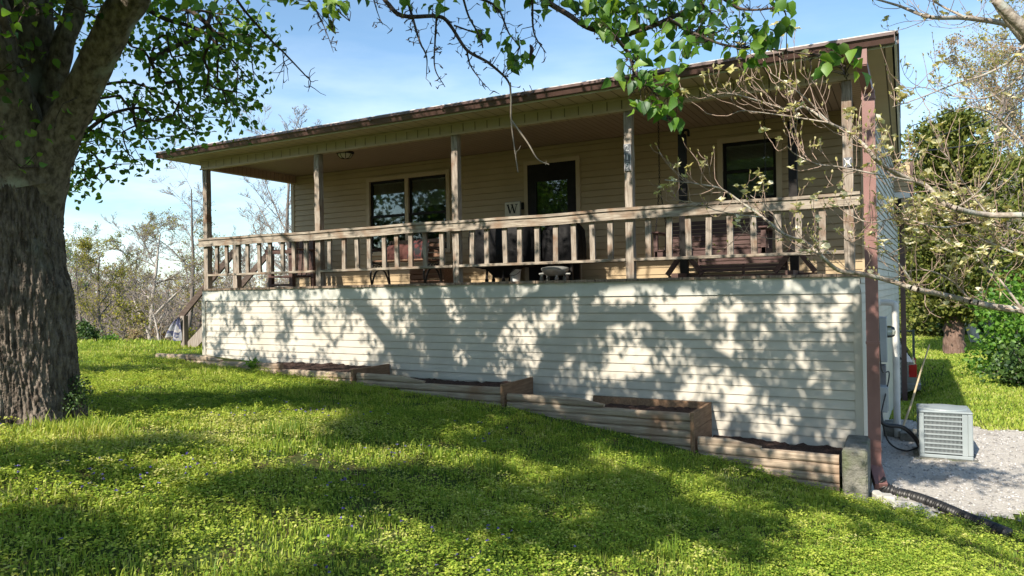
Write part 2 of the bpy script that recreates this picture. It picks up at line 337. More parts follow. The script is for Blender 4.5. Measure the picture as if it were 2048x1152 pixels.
# porch deck: board ends show over the fascia
mb = MB(); x = -.02
while x < HL+.02:
    wd = .138; e = random.uniform(.012, .035); mb.box(x, x+wd, -.03-e, PD+.05, -.012, random.uniform(.020, .026)); x += wd+.006
mb.build('porch_deck', M['deck'], house)
# walls
WIN = [(2.06, 3.84, .68, 2.04), (8.79, 9.55, 1.17, 2.04)]; DOOR = (5.51, 6.41, .03, 2.03)
mb = MB(); siding_holes(mb, (0, PD, 0), (1, 0, 0), (0, -1, 0), 0, HL, 0, CZ, WIN+[DOOR]); mb.build('wall', M['tan'], house)
for a_, b_ in ((-.02, .06), (HL-.05, HL+.09)): mb = MB(); mb.box(a_, b_, PD-.022, PD+.05, 0, CZ); mb.build('corner_trim', M['trim'], house)
mb = MB(); siding(mb, (HL+.012, 0, 0), (.036, 1, 0), (1, -.036, 0), .06, HB, -2.6, 0, -.195); siding(mb, (HL+.012, 0, 0), (.036, 1, 0), (1, -.036, 0), PD, HB, 0, 2.36, -.195)
mb.build('side_wall', M['skirt'], house)
mb = MB(); siding(mb, (-.005, 0, 0), (0, 1, 0), (-1, 0, 0), PD, HB, -.195, 2.6, -.195); mb.build('side_wall', M['tan'], house)
mb = MB(); mb.box(0, 4.3, HB, HB+.02, -3.4, 2.6); mb.box(5.3, HL+.33, HB, HB+.02, -3.4, 2.6); mb.box(4.3, 5.3, HB, HB+.02, -3.4, .6); mb.box(4.3, 5.3, HB, HB+.02, 1.9, 2.6); mb.build('back_wall', M['tan'], house)
mb = MB(); mb.box(.03, HL-.03, PD+.1, HB-.05, .0, .04); mb.box(.03, HL-.03, PD+.1, HB-.05, 2.28, 2.32); mb.box(4.4, 4.5, PD+.4, HB-.05, .05, 2.27); mb.box(7.6, 7.7, PD+.12, HB-.05, .05, 2.27); mb.build('room_lining', M['inside'], house)
# beams, ceiling, soffit, roof
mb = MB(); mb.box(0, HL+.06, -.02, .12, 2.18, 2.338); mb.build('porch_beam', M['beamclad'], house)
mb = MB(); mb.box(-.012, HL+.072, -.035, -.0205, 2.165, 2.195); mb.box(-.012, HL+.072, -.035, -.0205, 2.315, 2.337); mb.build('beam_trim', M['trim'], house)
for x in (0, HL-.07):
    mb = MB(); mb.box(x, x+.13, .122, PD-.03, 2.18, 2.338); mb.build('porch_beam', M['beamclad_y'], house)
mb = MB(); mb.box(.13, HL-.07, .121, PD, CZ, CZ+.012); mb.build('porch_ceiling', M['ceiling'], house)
mb = MB(); mb.box(-.44, 11.08, -.44, -.001, 2.34, 2.35); mb.box(-.44, -.001, 0, HB+.4, 2.34, 2.35); mb.box(HL+.03, 11.08, .0, HB+.4, 2.345, 2.352); mb.build('soffit', M['soffit'], house)
rf = MB(); prof = [(-.5, 2.475), (3.4, 2.86), (HB+.5, 2.475)]
for (y0, z0), (y1, z1) in zip(prof, prof[1:]):
    rf.add([(-.5, y0, z0), (11.14, y0, z0), (11.14, y1, z1), (-.5, y1, z1), (-.5, y0, z0-.03), (11.14, y0, z0-.03), (11.14, y1, z1-.03), (-.5, y1, z1-.03)], [(0, 1, 2, 3), (7, 6, 5, 4), (0, 4, 5, 1), (2, 6, 7, 3), (1, 5, 6, 2), (0, 3, 7, 4)])
roof = rf.build('roof', M['shingle'], house)
mb = MB()
for xx in (-.47, 11.10):                                          # gable ends and rakes
    V = [(xx, -.44, 2.352), (xx, HB+.44, 2.352), (xx, HB+.44, 2.44), (xx, 3.4, 2.825), (xx, -.44, 2.44)]; b = [(v[0]+.025, v[1], v[2]) for v in V]
    mb = MB(); mb.add(V+b, [(0, 1, 2, 3, 4), (9, 8, 7, 6, 5)]+[(i, i+5, (i+1) % 5+5, (i+1) % 5) for i in range(5)]); mb.build('gable_end', M['white_trim'], roof)
mb = MB(); mb.box(11.128, 11.145, -.44, 3.4, 2.36, 2.47); mb.build('rake_trim', M['brown'], roof)
mb = MB(); mb.box(-.46, 11.09, -.452, -.441, 2.335, 2.47); mb.build('fascia', M['white_trim'], roof)
g = MB(); prof = [(-.456, 2.445), (-.456, 2.352), (-.525, 2.352), (-.548, 2.40), (-.575, 2.42), (-.575, 2.452), (-.567, 2.452), (-.567, 2.424), (-.541, 2.404), (-.52, 2.36), (-.462, 2.36), (-.462, 2.445)]
xsg = [-.47, 11.105]; n = len(prof)
g.add([(x, y, z) for x in xsg for y, z in prof], [(i, (i+1) % n, n+(i+1) % n, n+i) for i in range(n)]); 
for x in xsg: g.box(x-.004, x+.004, -.574, -.457, 2.353, 2.45)
gut = g.build('gutter', M['brown'], house)
for x in np.arange(.6, 11, 1.25): mb = MB(); mb.box(x, x+.03, -.579, -.571, 2.405, 2.455); mb.box(x, x+.03, -.5715, -.46, 2.44, 2.444); mb.build('gutter_strap', M['brown'], gut)
mb = MB(); mb.box(-.5, 11.12, -.53, -.46, 2.462, 2.474); mb.build('drip_edge', M['white_trim'], roof)
# bay that juts from the right side, near the back
mb = MB(); siding(mb, (HL+.10, HB-1.2, 0), (1, 0, 0), (0, -1, 0), 0, .50, 1.25, 2.34, -.195); siding(mb, (HL+.60, HB-1.2, 0), (0, 1, 0), (1, 0, 0), 0, 2.4, 1.25, 2.34, -.195); mb.box(HL+.10, HL+.595, HB-1.19, HB+1.2, 1.21, 1.249)
bay = mb.build('side_bay', M['tan'], house)
mb = MB(); mb.box(HL+.10, HL+.625, HB-1.235, HB-1.21, 1.62, 1.74); mb.build('bay_trim', M['white_trim'], bay)
mb = MB(); mb.box(HL+.28, HL+.42, HB-1.225, HB-1.2, 1.3, 1.6); mb.build('bay_window', M['dark_frame'], bay)
mb = MB(); mb.box(HL+.585, HL+.64, HB-1.24, HB-1.17, 1.2, 2.34); mb.build('bay_corner', M['brown'], bay)
# windows
def window(x0, x1, z0, z1, blindlow, mull=True):
    t = .075; mb = MB(); y = PD-.035
    mb.box(x0-t, x1+t, y, PD+.06, z1, z1+t); mb.box(x0-t, x1+t, y-.02, PD+.06, z0-t, z0); mb.box(x0-t, x0, y, PD+.06, z0, z1); mb.box(x1, x1+t, y, PD+.06, z0, z1)
    wdw = mb.build('window', M['trim'], house); units = [(x0, x1)]
    if mull:
        xm = (x0+x1)/2-.04; mb = MB(); mb.box(xm, xm+.075, y+.002, PD+.06, z0, z1); mb.build('mullion', M['trim'], wdw); units = [(x0, xm), (xm+.075, x1)]
    for (a, b), bl in zip(units, blindlow):
        f = MB(); zm = (z0+z1)/2; s = .045
        for (c, d, yy) in ((z0, zm+.02, PD+.012), (zm-.02, z1, PD+.03)):
            f.box(a, b, yy-.014, yy+.014, c, c+s); f.box(a, b, yy-.0139, yy+.0141, d-s, d); f.box(a, a+s, yy-.0135, yy+.0145, c+s, d-s); f.box(b-s, b, yy-.0135, yy+.0145, c+s, d-s)
        f.build('frame', M['dark_frame'], wdw)
        p = MB(); p.box(a+s, b-s, PD+.011, PD+.014, z0+s, zm-.02); p.box(a+s, b-s, PD+.029, PD+.032, zm+.02, z1-s); p.build('pane', M['glass'], wdw)
        q = MB(); z = z1-.05; q.box(a+.03, b-.03, PD+.055, PD+.09, z1-.06, z1-.02)
        while z > bl: q.add([(a+.04, PD+.06, z-.009), (b-.04, PD+.06, z-.009), (b-.04, PD+.078, z+.009), (a+.04, PD+.078, z+.009)], [(0, 1, 2, 3)]); z -= .02
        q.box(a+.04, b-.04, PD+.06, PD+.08, bl-.02, bl); q.build('blind', M['blind'], wdw)
    return wdw
w1 = window(*WIN[0], [1.30, 1.52]); window(*WIN[1], [1.2], False)
M['curtain'] = mat('pale_curtain', (.42, .46, .43), (.5, .54, .5), 6, (8, 1, .4), rough=.9)
mb = MB()
for x in (2.1, 3.77):
    P = [(x+.1*math.sin(i*.9)*.2+i*.013, PD+.2+.02*math.sin(i*1.9)) for i in range(9)]
    mb = MB()
    for (a, b), (c, d) in zip(P, P[1:]): mb.add([(a, b, .6), (c, d, .6), (c, d, 2.05), (a, b, 2.05)], [(0, 1, 2, 3)])
    mb.build('curtain', M['curtain'], w1)
# storm door
d0 = MB(); x0, x1, z0, z1 = DOOR; t = .07; y = PD-.035
d0.box(x0-t, x0, y, PD+.06, z0, z1+t); d0.box(x1, x1+t, y, PD+.06, z0, z1+t); d0.box(x0, x1, y+.001, PD+.06, z1, z1+t)
dr = MB(); s = .16
dr.box(x0, x0+s, PD-.03, PD+.01, z0, z1); dr.box(x1-s, x1, PD-.03, PD+.01, z0, z1); dr.box(x0+s, x1-s, PD-.029, PD+.01, z1-.3, z1); dr.box(x0+s, x1-s, PD-.029, PD+.01, z0, z0+.28)
door = dr.build('door', M['dark_frame'], house)
d0.build('door_casing', M['trim'], door)
mb = MB(); mb.box(x0+s, x1-s, PD-.012, PD-.008, z0+.28, z1-.3); mb.build('pane', M['glass'], door)
mb = MB(); mb.box(x0+.02, x1-.02, PD+.055, PD+.09, z0, z1); mb.build('inner_door', mat('inner_door_paint', (.035, .03, .028), (.05, .045, .04), 3, rough=.5), door)
mb = MB(); mb.box(x0+.06, x0+.1, PD-.06, PD-.031, 1.0, 1.13); mb.tube([(x0+.08, PD-.055, 1.07), (x0+.15, PD-.075, 1.07), (x0+.2, PD-.07, 1.06)], .012); mb.build('handle', M['black_metal'], door)
mb = MB(); mb.box(x0-.12, x0-.075, PD-.055, PD-.015, 1.28, 1.40, .006); mb.build('door_bell', M['black_metal'], house)
# porch posts, railing
POSTX = [.06, 2.76, 5.43, 8.07, 10.62]; pw = .051
for px in POSTX:
    mb = MB(); n = 14; V = []; F = []
    for i in range(n+1):
        z = .02+i*(2.16/n)
        for a, b in ((-1, -1), (1, -1), (1, 1), (-1, 1)): V.append((px+a*pw+random.uniform(-.0035, .0035), .055+b*pw+random.uniform(-.0035, .0035), z))
    for i in range(n): F += [(i*4+j, i*4+(j+1) % 4, i*4+4+(j+1) % 4, i*4+4+j) for j in range(4)]
    F += [(3, 2, 1, 0), tuple(n*4+j for j in range(4))]
    mb.add(V, F); mb.build('porch_post', M['wood_z'], house)
mb = MB(); xs = np.arange(-.06, HL+.1, .24)                          # top rail: board on edge under a flat cap, a little warped
def railz(x, z): return z+.006*math.sin(x*1.7)+.004*math.sin(x*4.1+1)
for (ya, yb, za, zb) in ((-.045, -.004, .775, .885), (-.065, .1, .888, .923)):
    V = [(x, yy, railz(x, z)) for x in xs for yy, z in ((ya, za), (yb, za), (yb, zb), (ya, zb))]; n = len(xs)
    F = [(i*4+j, i*4+4+j, i*4+4+(j+1) % 4, i*4+(j+1) % 4) for i in range(n-1) for j in range(4)]+[(0, 1, 2, 3), tuple((n-1)*4+j for j in range(4))[::-1]]
    mb.add(V, F)
railing = mb.build('railing', M['wood_x'], house)
for a, b in zip(POSTX, POSTX[1:]):
    mb = MB(); mb.box(a+pw, b-pw, -.015, .075, .245, .283, .004); mb.build('bottom_rail', M['wood_x'], railing)
    n = 9
    for i in range(n):
        x = a+(b-a)*(i+1)/(n+1)+random.uniform(-.02, .02); ww = .036; lean = random.uniform(-.012, .012); mb = MB()
        mb.bar((x+lean, .02, .284), (x, .02, .80), .07, .038, (0, 1, 0)); mb.build('baluster', M['wood_z'], railing)
M['brown_wood2'] = mat('dark_handrail', (.05, .035, .028), (.11, .08, .065), 8, (.6, 5, 5), rough=.7, bump=.25)
# short end railing and stair at the left end
for yy in (.75, 1.57):
    mb = MB(); mb.box(-.05, .06, yy-.055, yy+.055, .022, .86); mb.build('porch_post', M['wood_z'], house).scale = (1, 1, 1)
st = MB()
for i in range(6):
    x = -.05-i*.27; z = -.2*(i+1); st.box(x-.28, x-.012, .78, 1.54, z-.04, z)
for yy in (.78, 1.5): st.bar((-.02, yy, -.12), (-1.62, yy, -1.28), .04, .24)
stair = st.build('stair', M['grey_wood'], house)
for yy in (.74, 1.58):
    mb = MB(); mb.bar((.06, yy, .81), (-1.75, yy, -.62), .045, .12); mb.build('handrail', M['brown_wood2'], stair)
    mb = MB(); mb.box(-1.58, -1.47, yy-.05, yy+.05, -1.35, -.5); mb.build('newel', M['grey_wood'], stair)
# downspouts
mb = MB(); hw = .042
def sq(P, w=.05, h=.038):
    P = [np.array(p, float) for p in P]
    for a, b in zip(P, P[1:]): mb.bar(a, b, 2*w, 2*h, (0, 1, 0) if abs((b-a)[1]) < abs((b-a)[2]) else (0, 0, 1))
sq([(10.80, -.47, 2.36), (10.80, -.47, 2.18)]); sq([(10.80, -.48, 2.2), (10.84, -.085, 1.98)]); sq([(10.84, -.085, 2.0), (10.84, -.085, -2.12)], .062, .045); sq([(10.84, -.085, -2.08), (10.90, -.30, -2.24)], .06, .045)
ds = mb.build('downspout', M['downspout'], house)
for z in (1.9, .62, -.75, -1.9): mb = MB(); mb.box(10.772, 10.908, -.136, -.034, z, z+.03); mb.build('strap', M['downspout'], ds)
mb = MB(); sq([(11.12, HB+.06, 2.3), (11.12, HB+.06, -3.0)]); mb.build('downspout', M['brown'], house)
# ------------------------------------------------------------------ porch things
pl = empty('porch_light', (2.72, .75, CZ), 'bronze flush porch ceiling lamp with faceted frosted glass near the left bay', 'lamp')
mb = MB(); mb.lathe((2.72, .75, CZ), [(.15, 0), (.155, -.02), (.13, -.035), (.1, -.036)], 24); mb.build('base', M['dark_frame'], pl)
M['frosted'] = mat('frosted_glass', (.5, .48, .42), (.55, .53, .47), 4, rough=.3, spec=.5)
mb = MB(); mb.lathe((2.72, .75, CZ), [(.125, -.034), (.12, -.06), (.085, -.1), (.02, -.112)], 8); mb.build('lamp_shade', M['frosted'], pl)
mb = MB()
for k in range(8):
    a = 2*math.pi*k/8; c, s = math.cos(a), math.sin(a); mb.tube([(2.72+r*c, .75+r*s, CZ+h) for r, h in ((.128, -.034), (.123, -.06), (.088, -.102), (.02, -.116))], .006, 5)
mb.build('ribs', M['dark_frame'], pl)
# lettering
def text(name, body, size, m, parent, origin, xdir, nrm, depth=.004, font=None):
    cu = bpy.data.curves.new(name, 'FONT'); cu.body = body; cu.size = size; cu.extrude = depth; cu.align_x = 'CENTER'; cu.align_y = 'CENTER'; cu.resolution_u = 3
    t = bpy.data.objects.new(name, cu); S.collection.objects.link(t); bpy.context.view_layer.update()
    me = bpy.data.meshes.new_from_object(t.evaluated_get(bpy.context.evaluated_depsgraph_get())); bpy.data.objects.remove(t)
    x = np.array(xdir, float); n = np.array(nrm, float); y = np.cross(n, x); o = np.array(origin)-rootpos(parent)
    for v in me.vertices: v.co = o+x*v.co.x+y*v.co.y+n*v.co.z
    return link(name, me, m, parent)
M['sign_grey'] = mat('sign_back', (.10, .11, .13), (.15, .16, .18), 9, rough=.5)
M['digit'] = mat('pale_digit', (.55, .56, .58), (.65, .66, .68), 9, rough=.4)
M['frame_white'] = mat('sign_border', (.4, .4, .42), (.5, .5, .52), 9, rough=.4)
hn = empty('house_number_sign', (8.07, -.01, 1.45), 'vertical dark house number plate reading 219 on the fourth porch post', 'house sign')
mb = MB(); mb.box(8.025, 8.115, -.018, -.0085, 1.40, 1.745, .003); mb.build('plate', M['frame_white'], hn)
for i, ch in enumerate('219'):
    z = 1.685-i*.112; mb = MB(); mb.box(8.031, 8.109, -.022, -.0185, z-.053, z+.053); mb.build('tile', M['sign_grey'], hn)
    text('digit', ch, .105, M['digit'], hn, (8.07, -.0235, z), (1, 0, 0), (0, -1, 0), .001)
lp = empty('lattice_plaque', (10.62, -.01, 1.2), 'small pale square ornament plaque fixed on the last porch post', 'plaque')
mb = MB(); mb.box(10.575, 10.665, -.016, -.006, 1.20, 1.31, .003); mb.build('plate', M['sign_grey'], lp)
mb = MB(); mb.bar((10.585, -.02, 1.21), (10.655, -.02, 1.30), .008, .008); mb.bar((10.655, -.021, 1.21), (10.585, -.021, 1.30), .008, .008); mb.box(10.60, 10.64, -.021, -.0165, 1.235, 1.275); mb.build('lattice', M['digit'], lp)
M['cream'] = mat('cream_board', (.52, .48, .38), (.6, .56, .46), 5, rough=.7)
ws = empty('letter_sign', (5.27, 1.95, .95), 'cream board with a black serif letter W leaning beside the front door', 'sign')
mb = MB(); y0 = 2.06; mb.box(5.12, 5.41, y0, y0+.02, .62, 1.41, .004); mb.build('board', M['cream'], ws)
mb = MB(); mb.box(5.11, 5.42, y0+.021, y0+.03, .61, 1.42); mb.box(5.2, 5.22, y0+.031, y0+.1, .02, .7); mb.box(5.31, 5.33, y0+.031, y0+.1, .02, .7); mb.build('backing', M['grey_wood'], ws)
wv = MB(); zc = 1.29; hh = .075; yy = y0-.004                    # serif W: thick and thin strokes with slab serifs
def stroke(xa, za, xb, zb, t): wv.add([(xa-t/2, yy, za), (xa+t/2, yy, za), (xb+t/2, yy, zb), (xb-t/2, yy, zb), (xa-t/2, yy+.004, za), (xa+t/2, yy+.004, za), (xb+t/2, yy+.004, zb), (xb-t/2, yy+.004, zb)], [(0, 1, 2, 3), (7, 6, 5, 4), (0, 4, 5, 1), (1, 5, 6, 2), (2, 6, 7, 3), (3, 7, 4, 0)])
cx = 5.265; stroke(cx-.085, zc+hh, cx-.04, zc-hh, .03); stroke(cx-.04, zc-hh, cx, zc+hh*.8, .011); yy -= .001; stroke(cx-.004, zc+hh, cx+.045, zc-hh, .03); stroke(cx+.045, zc-hh, cx+.085, zc+hh, .011)
for sx_ in (-.085, -.004, .085): wv.box(cx+sx_-.027, cx+sx_+.027, yy-.001, yy+.003, zc+hh-.004, zc+hh+.006)
wv.build('letter', M['black_metal'], ws)
M['iron'] = mat('cast_iron', (.014, .013, .013), (.03, .026, .024), 12, rough=.5)
M['bench_wood'] = mat('reddish_bench_slats', (.15, .085, .055), (.25, .15, .10), 8, (.5, 5, 5), rough=.7, bump=.2)
M['brown_wood'] = mat('dark_stained_wood', (.055, .032, .026), (.11, .065, .055), 8, (.6, 5, 5), rough=.6, bump=.25)
M['swing_wood'] = mat('swing_stain', (.06, .034, .03), (.11, .065, .06), 8, (.6, 5, 5), rough=.5, bump=.25)
bn = empty('garden_bench', (3.62, 1.15, .025), 'cast iron garden bench with reddish wooden slats under the double window', 'bench')
for x in (3.05, 4.17):
    mb = MB()
    for P in ([(1.0, .025), (.97, .2), (1.02, .36), (1.05, .42)], [(1.5, .025), (1.47, .22), (1.44, .4), (1.5, .6), (1.58, .8)], [(1.0, .025), (1.1, .24), (1.25, .30), (1.38, .24), (1.49, .025)], [(.98, .42), (1.2, .40), (1.45, .42)], [(.96, .62), (1.1, .645), (1.35, .62), (1.5, .60)], [(1.0, .42), (.93, .5), (.96, .62), (1.02, .58)]):
        Q = catmull([(x, a, b) for a, b in P], 4); mb.tube(Q, .017, 6)
    for k in range(5): a = 1.08+.08*k; mb.tube([(x, a+.035*math.cos(t), .335+.04*math.sin(t)) for t in np.linspace(0, 6.28, 9)], .008, 4)
    mb.build('iron_frame', M['iron'], bn)
for k in range(5): mb = MB(); y = 1.02+k*.1; mb.box(3.0, 4.22, y, y+.07, .428, .452, .004); mb.build('seat_slat', M['bench_wood'], bn)
for k in range(4): mb = MB(); z = .5+k*.085; y = 1.475+k*.03; mb.box(3.0, 4.22, y, y+.022, z, z+.065, .004); mb.build('back_slat', M['bench_wood'], bn)
lt = empty('low_crate', (3.66, 1.95, .025), 'low reddish slatted wooden crate behind the iron bench against the wall', 'crate')
for k, z in enumerate((.03, .125, .22)): mb = MB(); mb.box(3.3, 4.05, 1.75, 1.775, z, z+.08, .003); mb.build('slat', M['bench_wood'], lt)
mb = MB(); mb.box(3.3, 3.36, 1.7755, 2.1, .03, .3); mb.box(3.99, 4.05, 1.7755, 2.1, .03, .3); mb.build('side', M['bench_wood'], lt)
def cushion(name, c, w_, h_, t_, m, tilt, label):
    n = 10; V = []; F = []
    for s_ in (-1, 1):
        for i in range(n+1):
            for j in range(n+1):
                u = i/n*2-1; v = j/n*2-1; p = 1-.12*(abs(u*v)); th = t_*(1-abs(u)**3)*(1-abs(v)**3)
                V.append((u*w_*p, s_*th, v*h_*p))
    m1 = (n+1)**2
    for i in range(n):
        for j in range(n):
            a = i*(n+1)+j; q = (a, a+n+1, a+n+2, a+1); F.append(q); F.append(tuple(m1+k for k in q[::-1]))
    c_, s2 = math.cos(tilt), math.sin(tilt); V = [(c[0]+x, c[1]+y*c_+z*s2, c[2]+z*c_-y*s2) for x, y, z in V]
    mb = MB(); mb.add(V, F); return tag(mb.build(name, m, None, True), label, 'cushion')
M['pillow'] = mat('dark_patterned_cloth', (.02, .022, .025), (.10, .03, .03), 14, rough=.9, lo=.5, hi=.55)
M['redc'] = mat('faded_red_cloth', (.075, .03, .027), (.12, .05, .042), 8, rough=.9)
cushion('cushion', (3.78, 1.36, .63), .23, .18, .07, M['pillow'], .3, 'dark printed cushion leaning on the iron bench back')
cushion('cushion', (3.33, 1.36, .60), .26, .15, .07, M['redc'], .3, 'faded red cushion lying at the left of the dark printed cushion')
# covered grills
M['cover'] = mat('black_vinyl_cover', (.005, .005, .006), (.011, .011, .012), 3, rough=.6, spec=.14, bump=.5, bscale=7, bdist=.05)
def shroud(name, c, rx, ry, zs, m, parent, seed, nd=5):
    r = np.random.default_rng(seed); n = 40; V = []; ph = r.uniform(0, 6.28, 4)
    for z, k in zs:
        for j in range(n):
            a = 2*math.pi*j/n; p = 4; q = (abs(math.cos(a))**p+abs(math.sin(a))**p)**(-1/p)
            f = 1+.035*math.sin(nd*a+ph[0]+z*2)+.03*math.sin((nd+4)*a+ph[1])+.015*math.sin(17*a+ph[2]-z*3)
            V.append((c[0]+rx*k*q*f*math.cos(a), c[1]+ry*k*q*f*math.sin(a), z+.012*math.sin(3*a+ph[3])))
    F = [(i*n+j, i*n+(j+1) % n, (i+1)*n+(j+1) % n, (i+1)*n+j) for i in range(len(zs)-1) for j in range(n)]+[tuple((len(zs)-1)*n+j for j in range(n))]
    mb = MB(); mb.add(V, F); return mb.build(name, m, parent, True)
def caster(mb, x, y, z0=.022):
    mb.lathe((x, y, z0+.04), [(.04, -.012), (.042, -.008), (.042, .008), (.04, .012)], 14, 0); mb.box(x-.02, x+.02, y-.008, y+.008, z0+.04, z0+.11)
gr = empty('covered_grill', (5.5, 1.3, .022), 'grill on casters under a draped black vinyl cover left of the front door', 'grill')
shroud('cover', (5.5, 1.3), .54, .28, [(.26, .82), (.28, .95), (.5, .99), (.72, 1.0), (.86, .97), (.95, .8), (.975, .4)], M['cover'], gr, 3)
mb = MB()
mb.add([(5.2, 1.15, .3), (5.85, 1.15, .3), (5.85, 1.45, .3), (5.2, 1.45, .3), (5.36, 1.25, .1), (5.52, 1.25, .1), (5.52, 1.4, .1), (5.36, 1.4, .1)], [(0, 1, 5, 4), (1, 2, 6, 5), (2, 3, 7, 6), (3, 0, 4, 7), (4, 5, 6, 7), (3, 2, 1, 0)]); mb.build('cart_base', M['black_metal'], gr)
for x, y in ((5.24, 1.2), (5.55, 1.2), (5.24, 1.42), (5.55, 1.42)):
    mb = MB(); caster(mb, x, y); mb.bar((x, y, .12), (x+.02, y, .3), .03, .03); mb.build('caster', M['black_metal'], gr)
g2 = empty('covered_smoker', (6.5, 1.45, .022), 'upright smoker under a second creased black cover in front of the door', 'smoker')
shroud('cover', (6.48, 1.5), .3, .27, [(.3, .95), (.32, 1.0), (.6, 1.0), (.82, .95), (.93, .7), (.96, .3)], M['cover'], g2, 8, 6)
mb = MB(); [mb.bar((x, y, .023), (x, y, .31), .04, .04) for x in (6.3, 6.66) for y in (1.36, 1.64)]; mb.build('legs', M['black_metal'], g2)
M['white_plastic'] = mat('white_plastic', (.62, .62, .60), (.7, .7, .68), 6, rough=.4)
M['grey_enamel'] = mat('grey_enamel', (.20, .21, .20), (.30, .31, .30), 5, rough=.35, spec=.5)
bk = empty('bucket', (5.68, 1.35, .022), 'small white plastic bucket standing beneath the covered grill', 'bucket')
mb = MB(); mb.lathe((5.68, 1.35, .022), [(.075, 0), (.095, .19), (.102, .19), (.102, .21), (.09, .21), (.072, .02)], 22); mb.build('body', M['white_plastic'], bk)
mb = MB(); mb.tube([(5.68+.1*math.cos(t), 1.35-.02-.09*math.sin(t), .20-.07*math.sin(t)) for t in np.linspace(0, 3.14, 12)], .004, 5); mb.build('handle', M['black_metal'], bk)
tb = empty('wheeled_tub', (6.45, 1.15, .022), 'rounded grey enamel tub on small casters at the foot of the door', 'tub')
mb = MB(); mb.lathe((6.48, 1.15, .0), [(.06, .10), (.15, .12), (.21, .19), (.215, .225), (.19, .235), (.12, .25), (.02, .255)], 26); mb.build('body', M['grey_enamel'], tb, True)
mb = MB(); mb.tube([(6.22, 1.13, .14), (6.3, 1.13, .15), (6.74, 1.13, .13)], .016, 7); mb.build('frame', M['grey_enamel'], tb)
for x, y in ((6.3, 1.05), (6.55, 1.05), (6.3, 1.27), (6.58, 1.27)): mb = MB(); caster(mb, x, y); mb.build('caster', M['grey_enamel'], tb)
# chair at the left end
ch = empty('wooden_chair', (.9, 1.3, .025), 'dark brown wooden armchair at the left end of the porch', 'chair')
for x, y in ((.58, 1.05), (1.12, 1.05), (.58, 1.6), (1.12, 1.6)): mb = MB(); mb.box(x-.04, x+.04, y-.035, y+.035, .025, .72 if y < 1.2 else .98); mb.build('leg', M['brown_wood'], ch)
for x in (.56, 1.14): mb = MB(); mb.box(x-.07, x+.07, .98, 1.68, .722, .75, .005); mb.build('arm', M['brown_wood'], ch)
mb = MB(); mb.box(.5, 1.22, .97, 1.015, .655, .72); mb.build('front_rail', M['brown_wood'], ch)
mb = MB(); mb.box(.62, 1.08, 1.02, 1.58, .21, .245); mb.box(.62, 1.08, 1.02, 1.05, .05, .09); mb.build('seat', M['brown_wood'], ch)
for k in range(4): mb = MB(); x = .65+k*.12; mb.bar((x, 1.6, .25), (x, 1.66, .98), .09, .02, (0, 1, 0)); mb.build('back_slat', M['brown_wood'], ch)
# porch swing
sw = empty('porch_swing', (8.8, 1.35, CZ), 'dark red brown slatted porch swing hanging on chains from the ceiling', 'swing')
for k in range(6): mb = MB(); y = 1.12+k*.085; mb.box(8.1, 9.52, y, y+.07, .40+(.01 if k in (0,) else 0), .425+(.01 if k in (0,) else 0), .004); mb.build('seat_slat', M['swing_wood'], sw)
for k in range(7): mb = MB(); z = .43+k*.063; y = 1.60+k*.025; mb.box(8.12, 9.5, y, y+.02, z, z+.052, .003); mb.build('back_slat', M['swing_wood'], sw)
mb = MB(); mb.box(8.06, 9.56, 1.10, 1.12, .33, .40); mb.build('apron', M['swing_wood'], sw)
for x in (8.07, 9.53):
    mb = MB(); mb.box(x-.06, x+.06, 1.06, 1.68, .66, .69, .01); mb.box(x-.03, x+.03, 1.1, 1.15, .40, .66); mb.bar((x, 1.1, .37), (x, 1.68, .37), .05, .08); mb.bar((x, 1.62, .36), (x, 1.78, .9), .05, .05); mb.build('arm', M['swing_wood'], sw)
    mb = MB()
    for a, b in (((x, 1.13, .70), (x, 1.35, 1.35)), ((x, 1.70, .72), (x, 1.35, 1.35)), ((x, 1.35, 1.35), (x, 1.35, CZ))):
        a = np.array(a); b = np.array(b); L_ = np.linalg.norm(b-a); k = int(L_/.032)
        for i in range(k):
            p = a+(b-a)*(i+.5)/k; t = (b-a)/L_; s_ = np.cross(t, [0, 1, 0]) if i % 2 else np.cross(np.cross(t, [0, 1, 0]), t); s_ = s_/np.linalg.norm(s_)
            mb.tube([p+t*.021*math.cos(q)+s_*.011*math.sin(q) for q in np.linspace(0, 5.5, 6)], .0042, 4)
    mb.build('chain', M['iron'], sw)
# freestanding dark post frame with braced feet and a slatted platform
sf = empty('post_frame', (9.25, .9, .025), 'dark freestanding frame of two tall posts with braced feet before the porch swing', 'frame')
for x, top in ((8.52, 1.98), (9.93, 1.98)):
    mb = MB(); mb.box(x-.05, x+.05, .90, .99, .03, top); mb.build('upright', M['black_metal'], sf)
    mb = MB(); mb.tube(catmull([(x, .945, top-.02), (x+.02, .945, top+.05), (x+.08, .945, top+.05), (x+.09, .945, top-.03)], 4), .018, 7); mb.build('hook', M['black_metal'], sf)
    mb = MB(); mb.box(x-.045, x+.045, .45, 1.5, .027, .085); mb.build('foot', M['brown_wood'], sf)
    for s_ in (-1, 1):
        mb = MB(); mb.bar((x+s_*.03, .945, .36), (x+s_*.24, .945, .07), .06, .06, (0, 1, 0)); mb.build('brace', M['brown_wood'], sf)
mb = MB(); mb.box(8.3, 10.2, .915, .975, .028, .06); mb.build('base_beam', M['brown_wood'], sf)
pf = empty('slatted_table', (9.2, 1.1, .025), 'low slatted dark table underneath the porch swing', 'table')
for k in range(4): mb = MB(); mb.box(8.7, 9.8, 1.03, 1.05, .10+k*.05, .14+k*.05); mb.build('slat', M['swing_wood'], pf)
for x in (8.68, 9.26, 9.8): mb = MB(); mb.box(x, x+.03, 1.051, 1.09, .03, .30); mb.build('leg', M['swing_wood'], pf)
